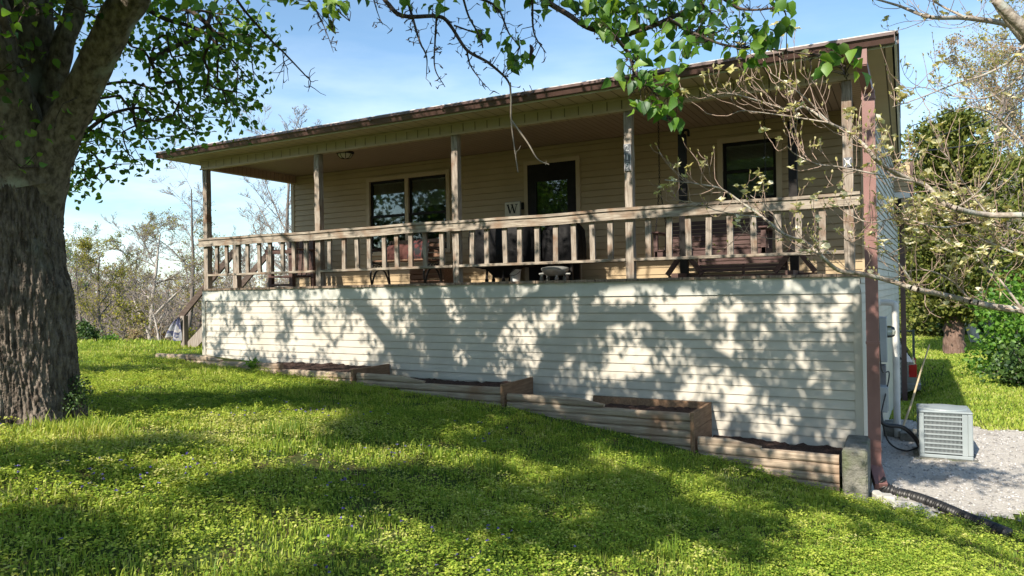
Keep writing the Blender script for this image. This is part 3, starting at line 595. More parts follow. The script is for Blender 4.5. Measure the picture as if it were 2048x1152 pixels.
# ------------------------------------------------------------------ terraced timber planters along the skirting
M['log'] = mat('landscape_timber', (.25, .19, .14), (.43, .355, .27), 7, (.4, 6, 6), rough=.85, bump=.35, c3=(.27, .17, .11), s3=2, t3=(.52, .75))
M['board'] = mat('planter_board', (.19, .11, .065), (.30, .19, .115), 7, (5, .6, 5), rough=.8, bump=.3, c3=(.15, .085, .05), s3=3)
M['mulch'] = mat('dark_mulch', (.035, .02, .016), (.09, .055, .045), 40, rough=1, bump=1, bscale=45, bdist=.03)
M['concrete'] = mat('mossy_concrete', (.13, .13, .11), (.26, .25, .22), 5, rough=.98, bump=.9, bscale=34, bdist=.03, c3=(.12, .135, .085), s3=4)
def log(x0, x1, zt, y=-.8, d=.098, parent=None, chamfer=False):
    r = d/2; n = 14; zc = zt-r; L_ = x1-x0; xs = np.linspace(x0, x1, max(3, int(L_/.25)))
    P = [(x, y+random.uniform(-.006, .006), zc+random.uniform(-.004, .004)) for x in xs]; mb = MB()
    mb.tube(P, [r*random.uniform(.97, 1.03) for _ in xs], n); V = []
    for vx, vy, vz in mb.v:
        vy = y+max(-r*.8, min(r*.8, vy-y))                      # flat front and back faces, rounded edges
        if chamfer and vx > x1-.12: vz = min(vz, zt-max(0, vx-(x1-.12))*.55)
        V.append((vx, vy, vz))
    mb.v = V; return mb.build('timber', M['log'], parent)
beds = [((-.2, 4.18), [(-.2, 1.4, -1.08), (.6, 2.75, -1.165), (1.9, 4.18, -1.24), (3.1, 4.18, -1.335)], -1.235, 4.20, (-1.19, -1.40), 'highest timber bed at the left end of the skirting'),
        ((4.25, 6.62), [(4.25, 5.4, -1.245), (4.25, 6.62, -1.335), (5.0, 6.62, -1.43), (5.8, 6.62, -1.52)], -1.36, 6.65, (-1.29, -1.56), 'second timber bed from the left below the porch bench'),
        ((6.70, 9.03), [(6.70, 8.0, -1.405), (6.70, 9.03, -1.505), (6.70, 9.03, -1.60), (7.3, 9.03, -1.695), (7.9, 9.03, -1.79), (8.4, 9.03, -1.88)], -1.555, 9.06, (-1.49, -1.95), 'tallest timber bed with light brown end boards near the middle right'),
        ((9.11, 10.54), [(9.11, 9.78, -1.75), (9.11, 10.54, -1.83), (9.11, 10.54, -1.925), (9.3, 10.54, -2.02), (9.8, 10.54, -2.115), (10.0, 10.54, -2.21)], -1.875, None, None, 'lowest timber bed ending at the concrete corner')]
for (x0, x1), logs, soil, ex, ez, lab in beds:
    b = empty('planter', ((x0+x1)/2, -.8, gz((x0+x1)/2, -.8)), lab, 'planter', 'timber planter beds along the skirting')
    for i, (a, c, z) in enumerate(logs): log(a, c, z, parent=b, chamfer=(i == 0 and c < x1-.1))
    if ex:
        mb = MB(); zt, zb = ez
        if zt-zb > .35: mb.box(ex-.018, ex+.02, -.835, -.03, zt-.2, zt, .003); mb.box(ex-.018, ex+.02, -.835, -.03, zb, zt-.205, .003)
        else: mb.box(ex-.018, ex+.02, -.835, -.03, zb, zt, .003)
        mb.build('end_board', M['board'], b)
        mb = MB(); mb.box(ex-.02, ex+.024, -.875, -.838, zb-.08, zt+.004, .003); mb.build('corner_post', M['board'], b)
        if ex > 9: mb = MB(); mb.box(max(x0, ex-1.5), ex-.02, -.068, -.032, soil-.05, zt-.003, .003); mb.build('back_board', M['board'], b)
    xs = np.arange(max(x0, 0), x1+.02, .05); ys = np.linspace(-.75, -.03, 16); X, Y = np.meshgrid(xs, ys, indexing='ij')
    Z = soil-.025+.012*vnoise(X, Y, 14, 5)+rng.normal(0, .008, X.shape)+.02*vnoise(X, Y, 2, 6)
    n, m_ = len(xs), len(ys); i, j = np.meshgrid(np.arange(n-1), np.arange(m_-1), indexing='ij'); a = (i*m_+j).ravel()
    tag(obj_arr('mulch', np.stack([X, Y, Z], -1).reshape(-1, 3), np.stack([a, a+m_, a+m_+1, a+1], -1), M['mulch'], b))
cb = MB(); cb.box(10.57, 10.80, -.87, -.03, -2.5, -1.76, .018); tag(cb.build('concrete_block', M['concrete']), 'mossy grey concrete corner block ending the lowest timber bed', 'block')
# small paving stones below the corner
M['paver'] = mat('pale_paver', (.38, .37, .34), (.52, .51, .47), 9, rough=.9, bump=.4, bscale=50)
for (x, y, w_, d_, h_, rz, lab) in ((10.88, -.66, .10, .16, .09, .5, 'small upright grey paving stone nearest the concrete corner'), (10.97, -.72, .11, .18, .10, .2, 'grey paving stone between two others below the downspout'), (11.14, -.82, .24, .16, .075, -.25, 'longest pale paving stone beside the black drain pipe'), (11.32, -.97, .12, .1, .06, .6, 'outermost small paving stone sunk in the grass')):
    mb = MB(); mb.box(-w_/2, w_/2, -d_/2, d_/2, 0, h_, .012, .0); o = mb.build('paving_stone', M['paver']); o.location = (x, y, float(gz(x, y))-.01); o.rotation_euler = (random.uniform(-.12, .12), random.uniform(-.1, .1), rz); tag(o, lab, 'paving stone', 'stones edging the gravel')
# corrugated drain pipe
M['pipe'] = mat('black_corrugated_plastic', (.012, .012, .013), (.03, .03, .03), 6, rough=.45, spec=.45)
P = catmull([(10.885, -.26, -2.17), (10.94, -.24, -2.26), (11.10, -.25, -2.315), (11.43, -.58, -2.335), (11.75, -.95, -2.345), (11.92, -1.16, -2.36)], 60)
P[:, 2] = np.maximum(P[:, 2], gz(P[:, 0], P[:, 1])+.035)
dst = np.concatenate([[0], np.cumsum(np.linalg.norm(np.diff(P, axis=0), axis=1))]); q = np.arange(0, dst[-1], .0075); P = np.stack([np.interp(q, dst, P[:, k]) for k in range(3)], 1)
mb = MB(); mb.tube(P, .056+.007*np.sign(np.sin(q*2*math.pi/.03)), 14); tag(mb.build('drain_pipe', M['pipe'], None, True), 'black corrugated drain pipe running from the downspout into the grass', 'drain pipe')
# ------------------------------------------------------------------ air conditioner
M['ac'] = mat('grey_green_paint', (.25, .29, .30), (.30, .34, .35), 3, rough=.42, spec=.4)
M['ac_dark'] = mat('coil_dark', (.03, .032, .035), (.06, .06, .065), 60, (1, 1, .1), rough=.6)
ac = empty('air_conditioner', (11.29, 1.99, -2.37), 'pale grey louvred air conditioning unit standing on the gravel', 'air conditioner'); ac.rotation_euler = (0, 0, math.radians(2))
def acb(name, mb, m):
    me = bpy.data.meshes.new(name); me.from_pydata(mb.v, [], mb.f); me.update(); return link(name, me, m, ac)
W_, H_ = .60, .61
mb = MB(); mb.box(-.06, W_+.06, -.06, W_+.06, -.06, -.002); acb('pad', mb, M['concrete'])
mb = MB(); mb.box(0, W_, 0, W_, .0, .045, .008); acb('base_pan', mb, M['ac'])
mb = MB(); mb.box(.035, W_-.035, .035, W_-.035, .045, H_-.03); acb('coil', mb, M['ac_dark'])
mb = MB(); mb.box(-.004, W_+.004, -.004, W_+.004, H_-.032, H_, .014); mb.lathe((W_/2, W_/2, H_), [(.27, -.005), (.26, .014), (.05, .03)], 28); acb('top_cover', mb, M['ac'])
for x in (0, W_-.06):
    for y in (0, W_-.06):
        mb = MB(); mb.box(x, x+.06, y, y+.06, .046, H_-.033, .01); acb('corner_panel', mb, M['ac'])
mb = MB(); mb.box(W_-.12, W_-.061, .002, .03, .046, H_-.033); acb('side_panel', mb, M['ac'])
for i in range(9):
    mb = MB(); z = .062+i*.059
    mb.box(.06, W_-.12, .004, .022, z, z+.017); mb.box(.003, .022, .06, W_-.06, z, z+.017); mb.box(.06, W_-.06, W_-.022, W_-.004, z, z+.017); mb.box(W_-.022, W_-.004, .06, W_-.06, z, z+.017)
    for x in np.arange(.07, W_-.125, .0145): mb.box(x, x+.005, .012, .018, z+.017, z+.059)
    acb('louvre', mb, M['ac'])
# lines, boxes and conduit on the side wall
SX = HL+.115
M['box_grey'] = mat('meter_box_grey', (.30, .33, .35), (.36, .39, .41), 4, rough=.45, metal=.2)
M['pvc'] = mat('weathered_pvc', (.5, .5, .47), (.6, .6, .57), 4, rough=.5)
mt = empty('electric_meter', (SX, 2.2, -1.0), 'grey electric meter box on the side wall of the house', 'meter')
mb = MB(); mb.box(SX, SX+.12, 2.02, 2.36, -1.15, -.55, .008); mb.build('box', M['box_grey'], mt)
mb = MB(); mb.lathe((SX+.12, 2.19, -.75), [(.08, 0), (.08, .05), (.06, .09), (.02, .1)], 18, 0); mb.build('dial', M['glass'], mt)
mb = MB(); mb.box(SX, SX+.1, 2.06, 2.3, -1.52, -1.2, .006); mb.build('lower_box', mat('dark_box', (.16, .16, .17), (.2, .2, .21), 4, rough=.5), mt)
db = empty('disconnect_box', (SX, 2.4, -1.7), 'small light grey switch box low on the side wall', 'switch box')
mb = MB(); mb.box(SX, SX+.12, 1.75, 2.02, -1.78, -1.45, .008); mb.build('box', M['box_grey'], db); mb = MB(); mb.box(SX+.121, SX+.13, 1.77, 2.0, -1.76, -1.47, .004); mb.build('lid', M['box_grey'], db)
mb = MB(); mb.tube(catmull([(SX+.02, 1.2, .3), (SX+.04, 1.3, -.3), (SX+.05, 1.8, -1.2), (SX+.14, 2.0, -1.3), (SX+.05, 1.5, -1.75)], 8), .009, 6); tag(mb.build('cable', M['pipe']), 'thin black cable hanging down the side wall past the meter', 'cable')
mb = MB(); mb.tube([(HL+.085, 1.0, z) for z in (2.2, .5, -.9)], .02, 8); mb.tube([(HL+.08, 1.12, z) for z in (2.2, .5, -.6)], .012, 8); tag(mb.build('conduit', M['box_grey']), 'slim grey conduit pipes rising up the side wall corner', 'conduit')
mb = MB(); mb.tube(catmull([(SX, 3.2, -.38), (SX+.12, 3.2, -.38), (SX+.19, 3.2, -.40), (SX+.21, 3.2, -.48), (SX+.21, 3.2, -1.2), (SX+.21, 3.2, -2.36)], 6), .045, 12); tag(mb.build('vent_pipe', M['pvc'], None, True), 'white plastic pipe bending out of the side wall and down to the ground', 'pipe')
mb = MB(); mb.tube(catmull([(SX+.02, 1.95, -1.75), (SX+.06, 1.9, -1.95), (SX+.28, 2.0, -2.0), (SX+.42, 2.15, -2.15), (SX+.5, 2.3, -2.32), (11.34, 2.45, -2.25)], 8), .028, 9); mb.tube(catmull([(SX+.02, 2.05, -1.75), (SX+.1, 2.1, -2.2), (SX+.3, 2.2, -2.35), (11.3, 2.3, -2.3)], 8), .012, 7); tag(mb.build('coolant_line', M['pipe'], None, True), 'black insulated coolant line looping from the wall to the air conditioner', 'coolant line')
mb = MB(); a = np.array([11.06, 3.3, -2.34]); b = np.array([11.47, 3.75, -1.03]); mb.tube([a, a+(b-a)*.35+[0.01, 0, -.01], a+(b-a)*.7, b], [.017, .015, .012, .009], 8); tag(mb.build('bamboo_stick', mat('dry_stick', (.40, .32, .2), (.5, .42, .28), 8, rough=.7)), 'tall thin dry stick leaning behind the air conditioner', 'stick')
for (y, h_, x, lab) in ((3.45, .19, 10.93, 'grey concrete block by the side wall, nearer the wall'), (3.2, .12, 11.18, 'low grey concrete slab beside the block at the side wall')):
    mb = MB(); mb.box(x-.12, x+.12, y-.2, y+.2, -2.40, -2.38+h_, .008); tag(mb.build('concrete_block', M['concrete']), lab, 'block')
# ------------------------------------------------------------------ parked car behind the house
cg = float(gz(10.6, 10.9)); CX = 11.36; CY0, CY1 = 10.1, 11.85
car = empty('parked_car', (9.1, 10.95, cg), 'silver sport utility vehicle parked behind the house showing its tail corner', 'car')
M['car'] = mat('silver_paint', (.36, .36, .35), (.4, .4, .39), 3, rough=.25, metal=.6, spec=.6)
M['car_glass'] = mat('tinted_glass', (.012, .014, .016), (.02, .022, .025), 2, rough=.06, spec=.8)
M['red_lens'] = mat('red_lens', (.42, .02, .02), (.5, .03, .03), 3, rough=.15, spec=.7); M['rubber'] = mat('tyre_rubber', (.015, .015, .015), (.025, .025, .025), 9, rough=.85)
def prism(mb, prof, y0, y1, inset=0.0, zi=None):
    n = len(prof); V = [(x, y0+(inset*(z-zi) if zi is not None and z > zi else 0), z) for x, z in prof]+[(x, y1-(inset*(z-zi) if zi is not None and z > zi else 0), z) for x, z in prof]
    mb.add(V, [tuple(range(n)), tuple(range(n, 2*n))[::-1]]+[(i, n+i, n+(i+1) % n, (i+1) % n) for i in range(n)])
z = cg; mb = MB(); prism(mb, [(CX-.06, z+.42), (CX, z+.62), (CX-.01, z+.95), (CX-.06, z+1.05), (CX-3.0, z+1.05), (CX-3.3, z+1.0), (CX-4.35, z+.9), (CX-4.5, z+.7), (CX-4.5, z+.4), (CX-4.2, z+.32), (CX-.3, z+.32)], CY0, CY1); body = mb.build('body', M['car'], car)
mb = MB(); prism(mb, [(CX-.06, z+1.052), (CX-.4, z+1.62), (CX-.7, z+1.70), (CX-2.1, z+1.70), (CX-2.95, z+1.052)], CY0+.03, CY1-.03, .28, z+1.05); cab = mb.build('cabin', M['car'], car)
for s_, yb in ((1, CY0+.03), (-1, CY1-.03)):
    for pr in ([(CX-.28, 1.10), (CX-.5, 1.56), (CX-1.0, 1.58), (CX-1.0, 1.10)], [(CX-1.08, 1.10), (CX-1.08, 1.58), (CX-1.9, 1.58), (CX-1.9, 1.10)], [(CX-1.98, 1.10), (CX-1.98, 1.58), (CX-2.15, 1.58), (CX-2.75, 1.10)]):
        mb = MB(); mb.add([(x, yb+s_*(.28*(h-1.05)-.006), z+h) for x, h in pr], [(0, 1, 2, 3) if s_ > 0 else (3, 2, 1, 0)]); mb.build('window', M['car_glass'], cab)
mb = MB(); mb.add([(CX-.075+.008, CY0+.12, z+1.10), (CX-.075+.008, CY1-.12, z+1.10), (CX-.36+.008, CY1-.24, z+1.57), (CX-.36+.008, CY0+.24, z+1.57)], [(0, 1, 2, 3)]); mb.build('rear_window', M['car_glass'], cab)
for y0 in (CY0-.008, CY1-.14): mb = MB(); mb.box(CX-.16, CX+.012, y0, y0+.148, z+.70, z+1.0, .015); mb.build('tail_light', M['red_lens'], car)
mb = MB(); mb.box(CX-.35, CX+.09, CY0-.01, CY1+.01, z+.40, z+.58, .03); mb.build('bumper', M['car'], car)
for x in (CX-.95, CX-3.65):
    for y in (CY0+.11, CY1-.11):
        mb = MB(); mb.lathe((x, y, z+.35), [(.22, -.11), (.32, -.12), (.35, -.08), (.35, .08), (.32, .12), (.22, .11)], 26, 1); wh = mb.build('wheel', M['rubber'], car)
        mb = MB(); mb.lathe((x, y, z+.35), [(.21, -.115), (.05, -.09), (.05, .09), (.21, .115)], 20, 1); mb.build('rim', M['box_grey'], wh)
# ------------------------------------------------------------------ chain link fence behind
fz = float(gz(11.3, 13.4)); M['fence'] = mat('galvanised_green', (.07, .09, .08), (.12, .14, .13), 5, rough=.5, metal=.5)
fe = empty('chain_link_fence', (8, 13.4, fz), 'chain link fence with dark round posts behind the house', 'fence')
for x in (11.34, 8.6, 5.9): mb = MB(); mb.tube([(x, 13.4, float(gz(x, 13.4))-.1), (x, 13.4, -1.36)], .03, 9); mb.build('post', M['fence'], fe)
mb = MB(); mb.tube([(5.9, 13.4, -1.40), (11.34, 13.4, -1.40)], .02, 8); mb.build('top_rail', M['fence'], fe)
sg = []
for x in np.arange(4.9, 11.4, .075):
    for s_ in (-1, 1):
        a = np.array([x, 13.42, -2.42]); b = np.array([x+s_*1.0, 13.42, -1.42]); t0 = 0
        if b[0] > 11.32: t0 = (11.32-x)/1.0; b = a+(b-a)*t0
        sg.append((a, b, .0035, .0035))
V, F = segmesh(sg, 3); obj_arr('wire_mesh', V, F, M['fence'], fe)
# overhead wires
for (p0, p1, lab) in (((1812, 256), (2048, 156), 'highest thin overhead wire running from the house roof'), ((1818, 291), (2048, 203), 'middle overhead wire running from the house roof'), ((1822, 305), (2048, 266), 'lowest and thickest overhead wire running from the house roof')):
    a = at(*p0, 12.6); b = at(*p1, 15.0); c_ = b+(b-a)*2.5; Q = [a+(c_-a)*t+np.array([0, 0, -.5*t*(1-t)]) for t in np.linspace(0, 1, 16)]
    mb = MB(); mb.tube(Q, .014 if 'thick' in lab else .008, 6); tag(mb.build('overhead_wire', M['pipe']), lab, 'wire', 'overhead wires')
# cloth hanging on a pole by the stair
ft = empty('hanging_flag', (-1.75, .62, -.62), 'small faded blue and white flag drooping from a short pole by the stair', 'flag')
M['flag'] = mat('faded_flag_cloth', (.30, .32, .38), (.44, .42, .42), 9, rough=.9, lo=.45, hi=.55, c3=(.07, .08, .16), s3=8, t3=(.5, .55))
c_ = onY(358, 640, .62); mb = MB(); mb.tube([(-1.62, .68, -.6), c_+[-.02, 0, .08]], .014, 7); mb.build('pole', M['grey_wood'], ft)
V = []; n = 12
for j in range(9):
    for i in range(n+1):
        u = i/n; v = j/8; V.append((c_[0]+.02-(.04+.38*v**.8)*u-.02*v, c_[1]+.05*math.sin(u*11+v*2)*(.3+v), c_[2]+.05-v*.46+.12*u*v*(1-.2*v)-.02*math.sin(u*9)*v))
mb = MB(); mb.add(V, [(j*(n+1)+i, j*(n+1)+i+1, (j+1)*(n+1)+i+1, (j+1)*(n+1)+i) for j in range(8) for i in range(n)]); mb.build('cloth', M['flag'], ft, True)
# ------------------------------------------------------------------ the old pear tree: trunk, limbs, twigs, leaves
M['bark'] = mat('furrowed_bark', (.075, .06, .05), (.26, .22, .185), 9, (2.6, 2.6, .8), rough=.95, bump=1, bscale=16, bdist=.05, c3=(.26, .27, .23), s3=1.7, t3=(.62, .72), spec=.1)
M['limb_bark'] = mat('limb_bark', (.065, .053, .043), (.22, .185, .15), 22, (1, 1, .6), rough=.95, bump=.8, bscale=40, bdist=.02, c3=(.28, .29, .25), s3=3, t3=(.6, .7), spec=.1)
M['twig'] = mat('dark_twigs', (.035, .027, .022), (.11, .085, .07), 25, rough=.9, spec=.1)
M['pear_leaf'] = leafmat('pear_leaves', [(.035, .10, .016), (.075, .19, .02), (.14, .28, .028), (.23, .36, .045)], trans=.48, gloss=.04)
T0 = np.array([4.49, -5.41, 0.])
pear = empty('pear_tree', (T0[0], T0[1], float(gz(T0[0], T0[1]))), 'massive old tree with deeply furrowed trunk and spring green leaves at the left', 'tree')
zb = float(gz(T0[0], T0[1])); nz, na = 300, 420; Z = np.linspace(zb-.12, 1.35, nz); A = np.linspace(0, 2*math.pi, na, endpoint=False); ZZ, AA = np.meshgrid(Z, A, indexing='ij'); hh = ZZ-zb
r = np.interp(hh, [-.1, .05, .25, .6, 1.05, 1.28, 1.7, 2.1, 2.5], [.46, .42, .40, .395, .39, .345, .325, .31, .2])
r = r*(1+.16*np.exp(-hh/.2)*np.sin(AA*5+2.21)+.05*np.sin(AA*3+hh*1.1)+.035*np.sin(AA*2-hh*2+.6))
r = r+.035*np.exp(-((hh-1.08)/.12)**2-((np.angle(np.exp(1j*(AA-.3))))/.35)**2)                     # burl on the right flank
arc = AA*.48; wob = .035*np.sin(hh*4.1+AA*3)+.02*np.sin(hh*9+AA*7)
def ridge(u): return 1-np.abs(np.mod(u, 1)*2-1)
bw = .4*vnoise(AA*3, hh*2.2, 3.1, 81)+.25*vnoise(AA*5, hh*5, 3.3, 82); rd = np.minimum(1, 1.5*ridge((arc+wob)/.058+bw))*.62+np.minimum(1, 1.6*ridge((arc-wob*1.3)/.036-bw*1.4+.3))*.38; rd = rd*(1-.45*(np.abs(np.mod(hh/.085+1.7*vnoise(AA*9, hh*2, 2.0, 83), 1)-.5) < .05))
rd = rd*(.82+.18*np.sin(hh*11+7*np.sin(AA*9)+AA*4)); r = r+.03*(rd-.45)+.006*vnoise(AA*30, hh*24, 1.5, 84)+rng.normal(0, .0022, r.shape)
cxx = T0[0]+np.interp(hh, [0, 1, 2, 2.5], [0, .0, .02, .05]); V = np.stack([cxx+r*np.cos(AA), T0[1]+r*np.sin(AA), ZZ], -1).reshape(-1, 3)
i, j = np.meshgrid(np.arange(nz-1), np.arange(na), indexing='ij'); a = (i*na+j).ravel(); b = (i*na+(j+1) % na).ravel()
trunk = obj_arr('trunk', V, np.stack([a, b, b+na, a+na], -1), M['bark'], pear, smooth=True)
def rough_tube(P, R, n=22, sub=6, amp=.05, seed=1):
    P = catmull(P, sub); t = np.linspace(0, 1, len(R)); q = np.linspace(0, 1, len(P)); R = np.interp(q, t, R); d = np.concatenate([[0], np.cumsum(np.linalg.norm(np.diff(P, axis=0), axis=1))])
    m = max(8, int(d[-1]/.03)); s_ = np.linspace(0, d[-1], m); P = np.stack([np.interp(s_, d, P[:, k]) for k in range(3)], 1); R = np.interp(s_, d, R); T, N, B = frames(P); th = np.arange(n)*2*math.pi/n
    rr = R[:, None]*(1+amp*(ridge(th[None]*1.6+.3*np.sin(s_[:, None]*7+th[None]*2))-.5)*2+amp*.6*np.sin(s_[:, None]*19+th[None]*5+seed))
    V = (P[:, None]+rr[..., None]*(np.cos(th)[None, :, None]*N[:, None]+np.sin(th)[None, :, None]*B[:, None])).reshape(-1, 3)
    i, j = np.meshgrid(np.arange(m-1), np.arange(n), indexing='ij'); a = (i*n+j).ravel(); b = (i*n+(j+1) % n).ravel(); return V, np.stack([a, b, b+n, a+n], -1), P, R
LIMBS = [  # (in-frame start as image rays with a distance, then free points), radii
    ([at(62, 480, 6.25), at(84, 360, 6.15), at(112, 285, 6.08), at(148, 215, 6.0), at(192, 125, 5.85), at(238, 30, 5.7), at(268, -50, 5.6), (5.95, -5.75, 3.3), (6.4, -6.0, 4.0), (7.2, -6, 4.25), (7.75, -6, 3.98), (8.3, -6, 3.7), (8.75, -6, 3.42), (9.3, -6.2, 3.2)], [.2, .2, .165, .14, .13, .125, .12, .11, .1, .09, .07, .06, .05, .035]),
    ([at(70, 440, 6.3), at(98, 215, 6.3), at(126, 90, 6.25), at(150, -30, 6.3), (4.95, -5.6, 3.3), (5.5, -6.4, 4.7), (6.8, -7.6, 5.9), (8.6, -9, 6.8)], [.18, .105, .085, .08, .08, .075, .06, .03]),
    ([at(45, 440, 6.35), at(56, 180, 6.35), at(58, -20, 6.35), (4.3, -5.3, 3.3), (4.0, -5.1, 5), (3.7, -4.8, 7), (3.8, -4.4, 8.6)], [.3, .2, .17, .16, .13, .09, .04]),
    ([at(35, 440, 6.25), at(4, 180, 6.15), at(-30, -10, 6.0), (3.5, -5.7, 3.4), (2.4, -6.2, 4.8), (1.0, -6.6, 6.0)], [.28, .16, .14, .13, .1, .04]),
    ([(4.62, -5.4, .9), (4.8, -5.9, 2.2), (5.5, -7.0, 3.7), (6.9, -8.8, 4.6), (8.8, -10.6, 5.2), (10.6, -12.2, 5.5)], [.28, .17, .14, .11, .08, .04]),
    ([(6.4, -6.0, 4.0), (6.9, -5.2, 4.25), (7.9, -4.6, 4.35), (9.2, -4.2, 4.3)], [.08, .065, .05, .025])]
NODES = []; 
for k, (P, R) in enumerate(LIMBS):
    V, F, Pc, Rc = rough_tube(P, R, seed=k); obj_arr('limb', V, F, M['limb_bark'], pear, smooth=True)
    for q in range(4, len(Pc), 6):
        if Pc[q][2] > .9: NODES.append(Pc[q])
# hand placed twigs in view: (image polyline, distance, start radius, end radius)
TW = [([(735, -40), (770, 0), (805, 32), (877, 33), (901, 51), (933, 99), (976, 125), (1010, 154), (1020, 171)], 3.5, .013, .005), ([(812, -10), (824, 31), (839, 82), (853, 113), (853, 150)], 3.4, .008, .002),
      ([(873, 34), (870, 85), (870, 137), (890, 174)], 3.5, .006, .002), ([(933, 99), (942, 133), (972, 174)], 3.5, .005, .002), ([(925, -8), (938, 34), (959, 72), (966, 96)], 3.4, .006, .003), ([(908, 51), (962, 70)], 3.5, .005, .003),
      ([(940, -10), (993, 14), (1017, 65), (1040, 92)], 3.4, .008, .002), ([(1064, -8), (1068, 65), (1092, 106)], 3.4, .007, .002), ([(1060, -40), (1092, 0), (1133, 27), (1174, 55), (1229, 75), (1260, 113), (1268, 150)], 3.3, .016, .006),
      ([(1200, 56), (1231, 73), (1285, 60), (1337, 38), (1391, 10), (1419, -15)], 3.2, .012, .009), ([(1231, 73), (1261, 113), (1270, 143), (1289, 164), (1313, 191), (1343, 246)], 3.1, .009, .003),
      ([(1337, 38), (1378, 61), (1419, 80), (1460, 92), (1542, 99), (1620, 109)], 3.0, .008, .003), ([(1436, -10), (1473, 14), (1508, 20), (1559, 17), (1572, 34), (1560, 65)], 3.1, .007, .002), ([(1402, 7), (1439, 41), (1480, 75)], 3.1, .004, .002), ([(1620, 109), (1670, 112), (1690, 150)], 2.9, .004, .002),
      ([(1140, -10), (1160, 20), (1230, 25), (1300, 10), (1330, -12)], 3.3, .007, .005), ([(640, -20), (668, 10), (665, 60), (678, 65)], 3.6, .006, .002), ([(610, -10), (635, 25), (655, 70), (667, 105)], 3.6, .005, .001), ([(660, -5), (690, 25), (699, 42)], 3.6, .004, .001), ([(745, -10), (755, 25), (765, 50)], 3.6, .004, .001),
      ([(270, 5), (330, 38), (400, 60), (450, 105), (500, 160)], 6.8, .03, .005), ([(465, -15), (490, 22), (538, 76), (573, 111), (610, 150), (621, 163), (616, 184)], 5.4, .012, .002), ([(565, 100), (568, 140), (565, 178)], 5.4, .004, .001),
      ([(150, 280), (210, 235), (245, 221), (280, 217), (312, 233), (358, 253), (399, 264)], 7.0, .022, .003), ([(130, 275), (190, 262), (240, 290), (275, 335)], 7.1, .012, .002), ([(200, 170), (260, 165), (330, 190), (380, 230), (440, 235)], 6.9, .016, .003),
      ([(265, 215), (275, 205), (288, 192)], 7.0, .012, .003), ([(118, 300), (150, 330), (175, 375)], 7.0, .008, .002), ([(380, 20), (440, 75), (470, 140), (520, 195)], 6.5, .012, .002), ([(300, 120), (340, 150), (370, 200), (400, 300)], 6.8, .01, .002), ([(20, 75), (45, 30), (60, -10)], 4.2, .005, .004)]
segs = []; dead = []
def addseg(lst, P, r0, r1, sub=5):
    P = catmull(P, sub); R = np.linspace(r0, r1, len(P))
    for a, b, c, d in zip(P[:-1], P[1:], R[:-1], R[1:]): lst.append((a, b, c, d*.98))
    return P
def spurs(lst, P, dens, ln, r=.0016, up=0.0):
    tips = []
    for a, b in zip(P[:-1], P[1:]):
        L_ = np.linalg.norm(b-a); k = rng.poisson(L_*dens)
        for _ in range(k):
            p = a+(b-a)*rng.random(); d = unit(rng.normal(size=3)+np.array([0, 0, up])); l_ = ln*rng.uniform(.4, 1.4)
            for s_ in range(3):
                q = p+d*l_/3; lst.append((p, q, r*(1-.2*s_), r*(.85-.2*s_))); p = q; d = unit(d+rng.normal(size=3)*.55)
            tips.append(p)
    return tips
TWP = []
for P, d, r0, r1 in TW:
    Q = addseg(segs, [at(x, y, d*(1+.02*math.sin(i*1.9))) for i, (x, y) in enumerate(P)], r0, r1); TWP.append(Q); s_ = d/3.4
    if d < 4: t_ = spurs(segs, Q, 30, .055*s_, .0019); [segs.append((p, p+rng.normal(size=3)*.012, .0032, .001)) for p in t_ for _ in range(2)]
    else: spurs(segs, Q, 9, .16, .0035)
    if d < 4 or d == 5.4: NODES_skip = 1
    NODES.append(Q[0])
for P, d in (([(1020, 165), (1022, 200), (1022, 240), (1028, 290), (1036, 345)], 3.4), ([(1022, 240), (1055, 285), (1075, 318), (1098, 329)], 3.4)):
    Q = addseg(dead, [at(x, y, d) for x, y in P], .005, .0024)
    spurs(dead, Q[-4:], 30, .05, .0018)
spurs(segs, np.array([at(1030, 185, 3.45), at(1060, 170, 3.45)]), 60, .06, .002)
# --- shade: where the photograph's wall and lawn lie in shadow there is crown between them and the sun
LIT6 = [(130,160,35,25),(215,160,40,18),(520,150,60,25),(590,200,55,40),(410,235,60,60),(450,340,50,60),(130,330,40,70),(240,380,40,60),(330,300,30,40),(310,380,25,40),(100,430,40,30),(250,440,40,30),(700,160,50,40),(740,170,40,30),(850,130,30,30),(940,150,35,60),(820,310,55,50),(960,320,55,45),(1000,250,30,30),(660,400,50,40),(740,440,30,40),(900,420,60,50),(640,480,70,40),(820,490,60,40),(960,500,60,40),(1100,400,50,80),(1210,310,50,45),(1280,210,30,25),(1350,130,25,40),(1450,150,40,60),(1500,230,55,80),(1540,310,40,40),(1600,150,20,50),(1770,370,40,60),(1840,240,35,60),(1830,330,40,90),(1810,480,40,35),(1930,330,50,60),(1900,430,50,70),(1920,530,50,60),(2000,290,40,60),(2010,530,40,60),(1560,500,40,60),(1490,480,30,50),(1950,130,80,30),(1240,560,60,25),(1780,590,50,25),(1320,500,30,60)]
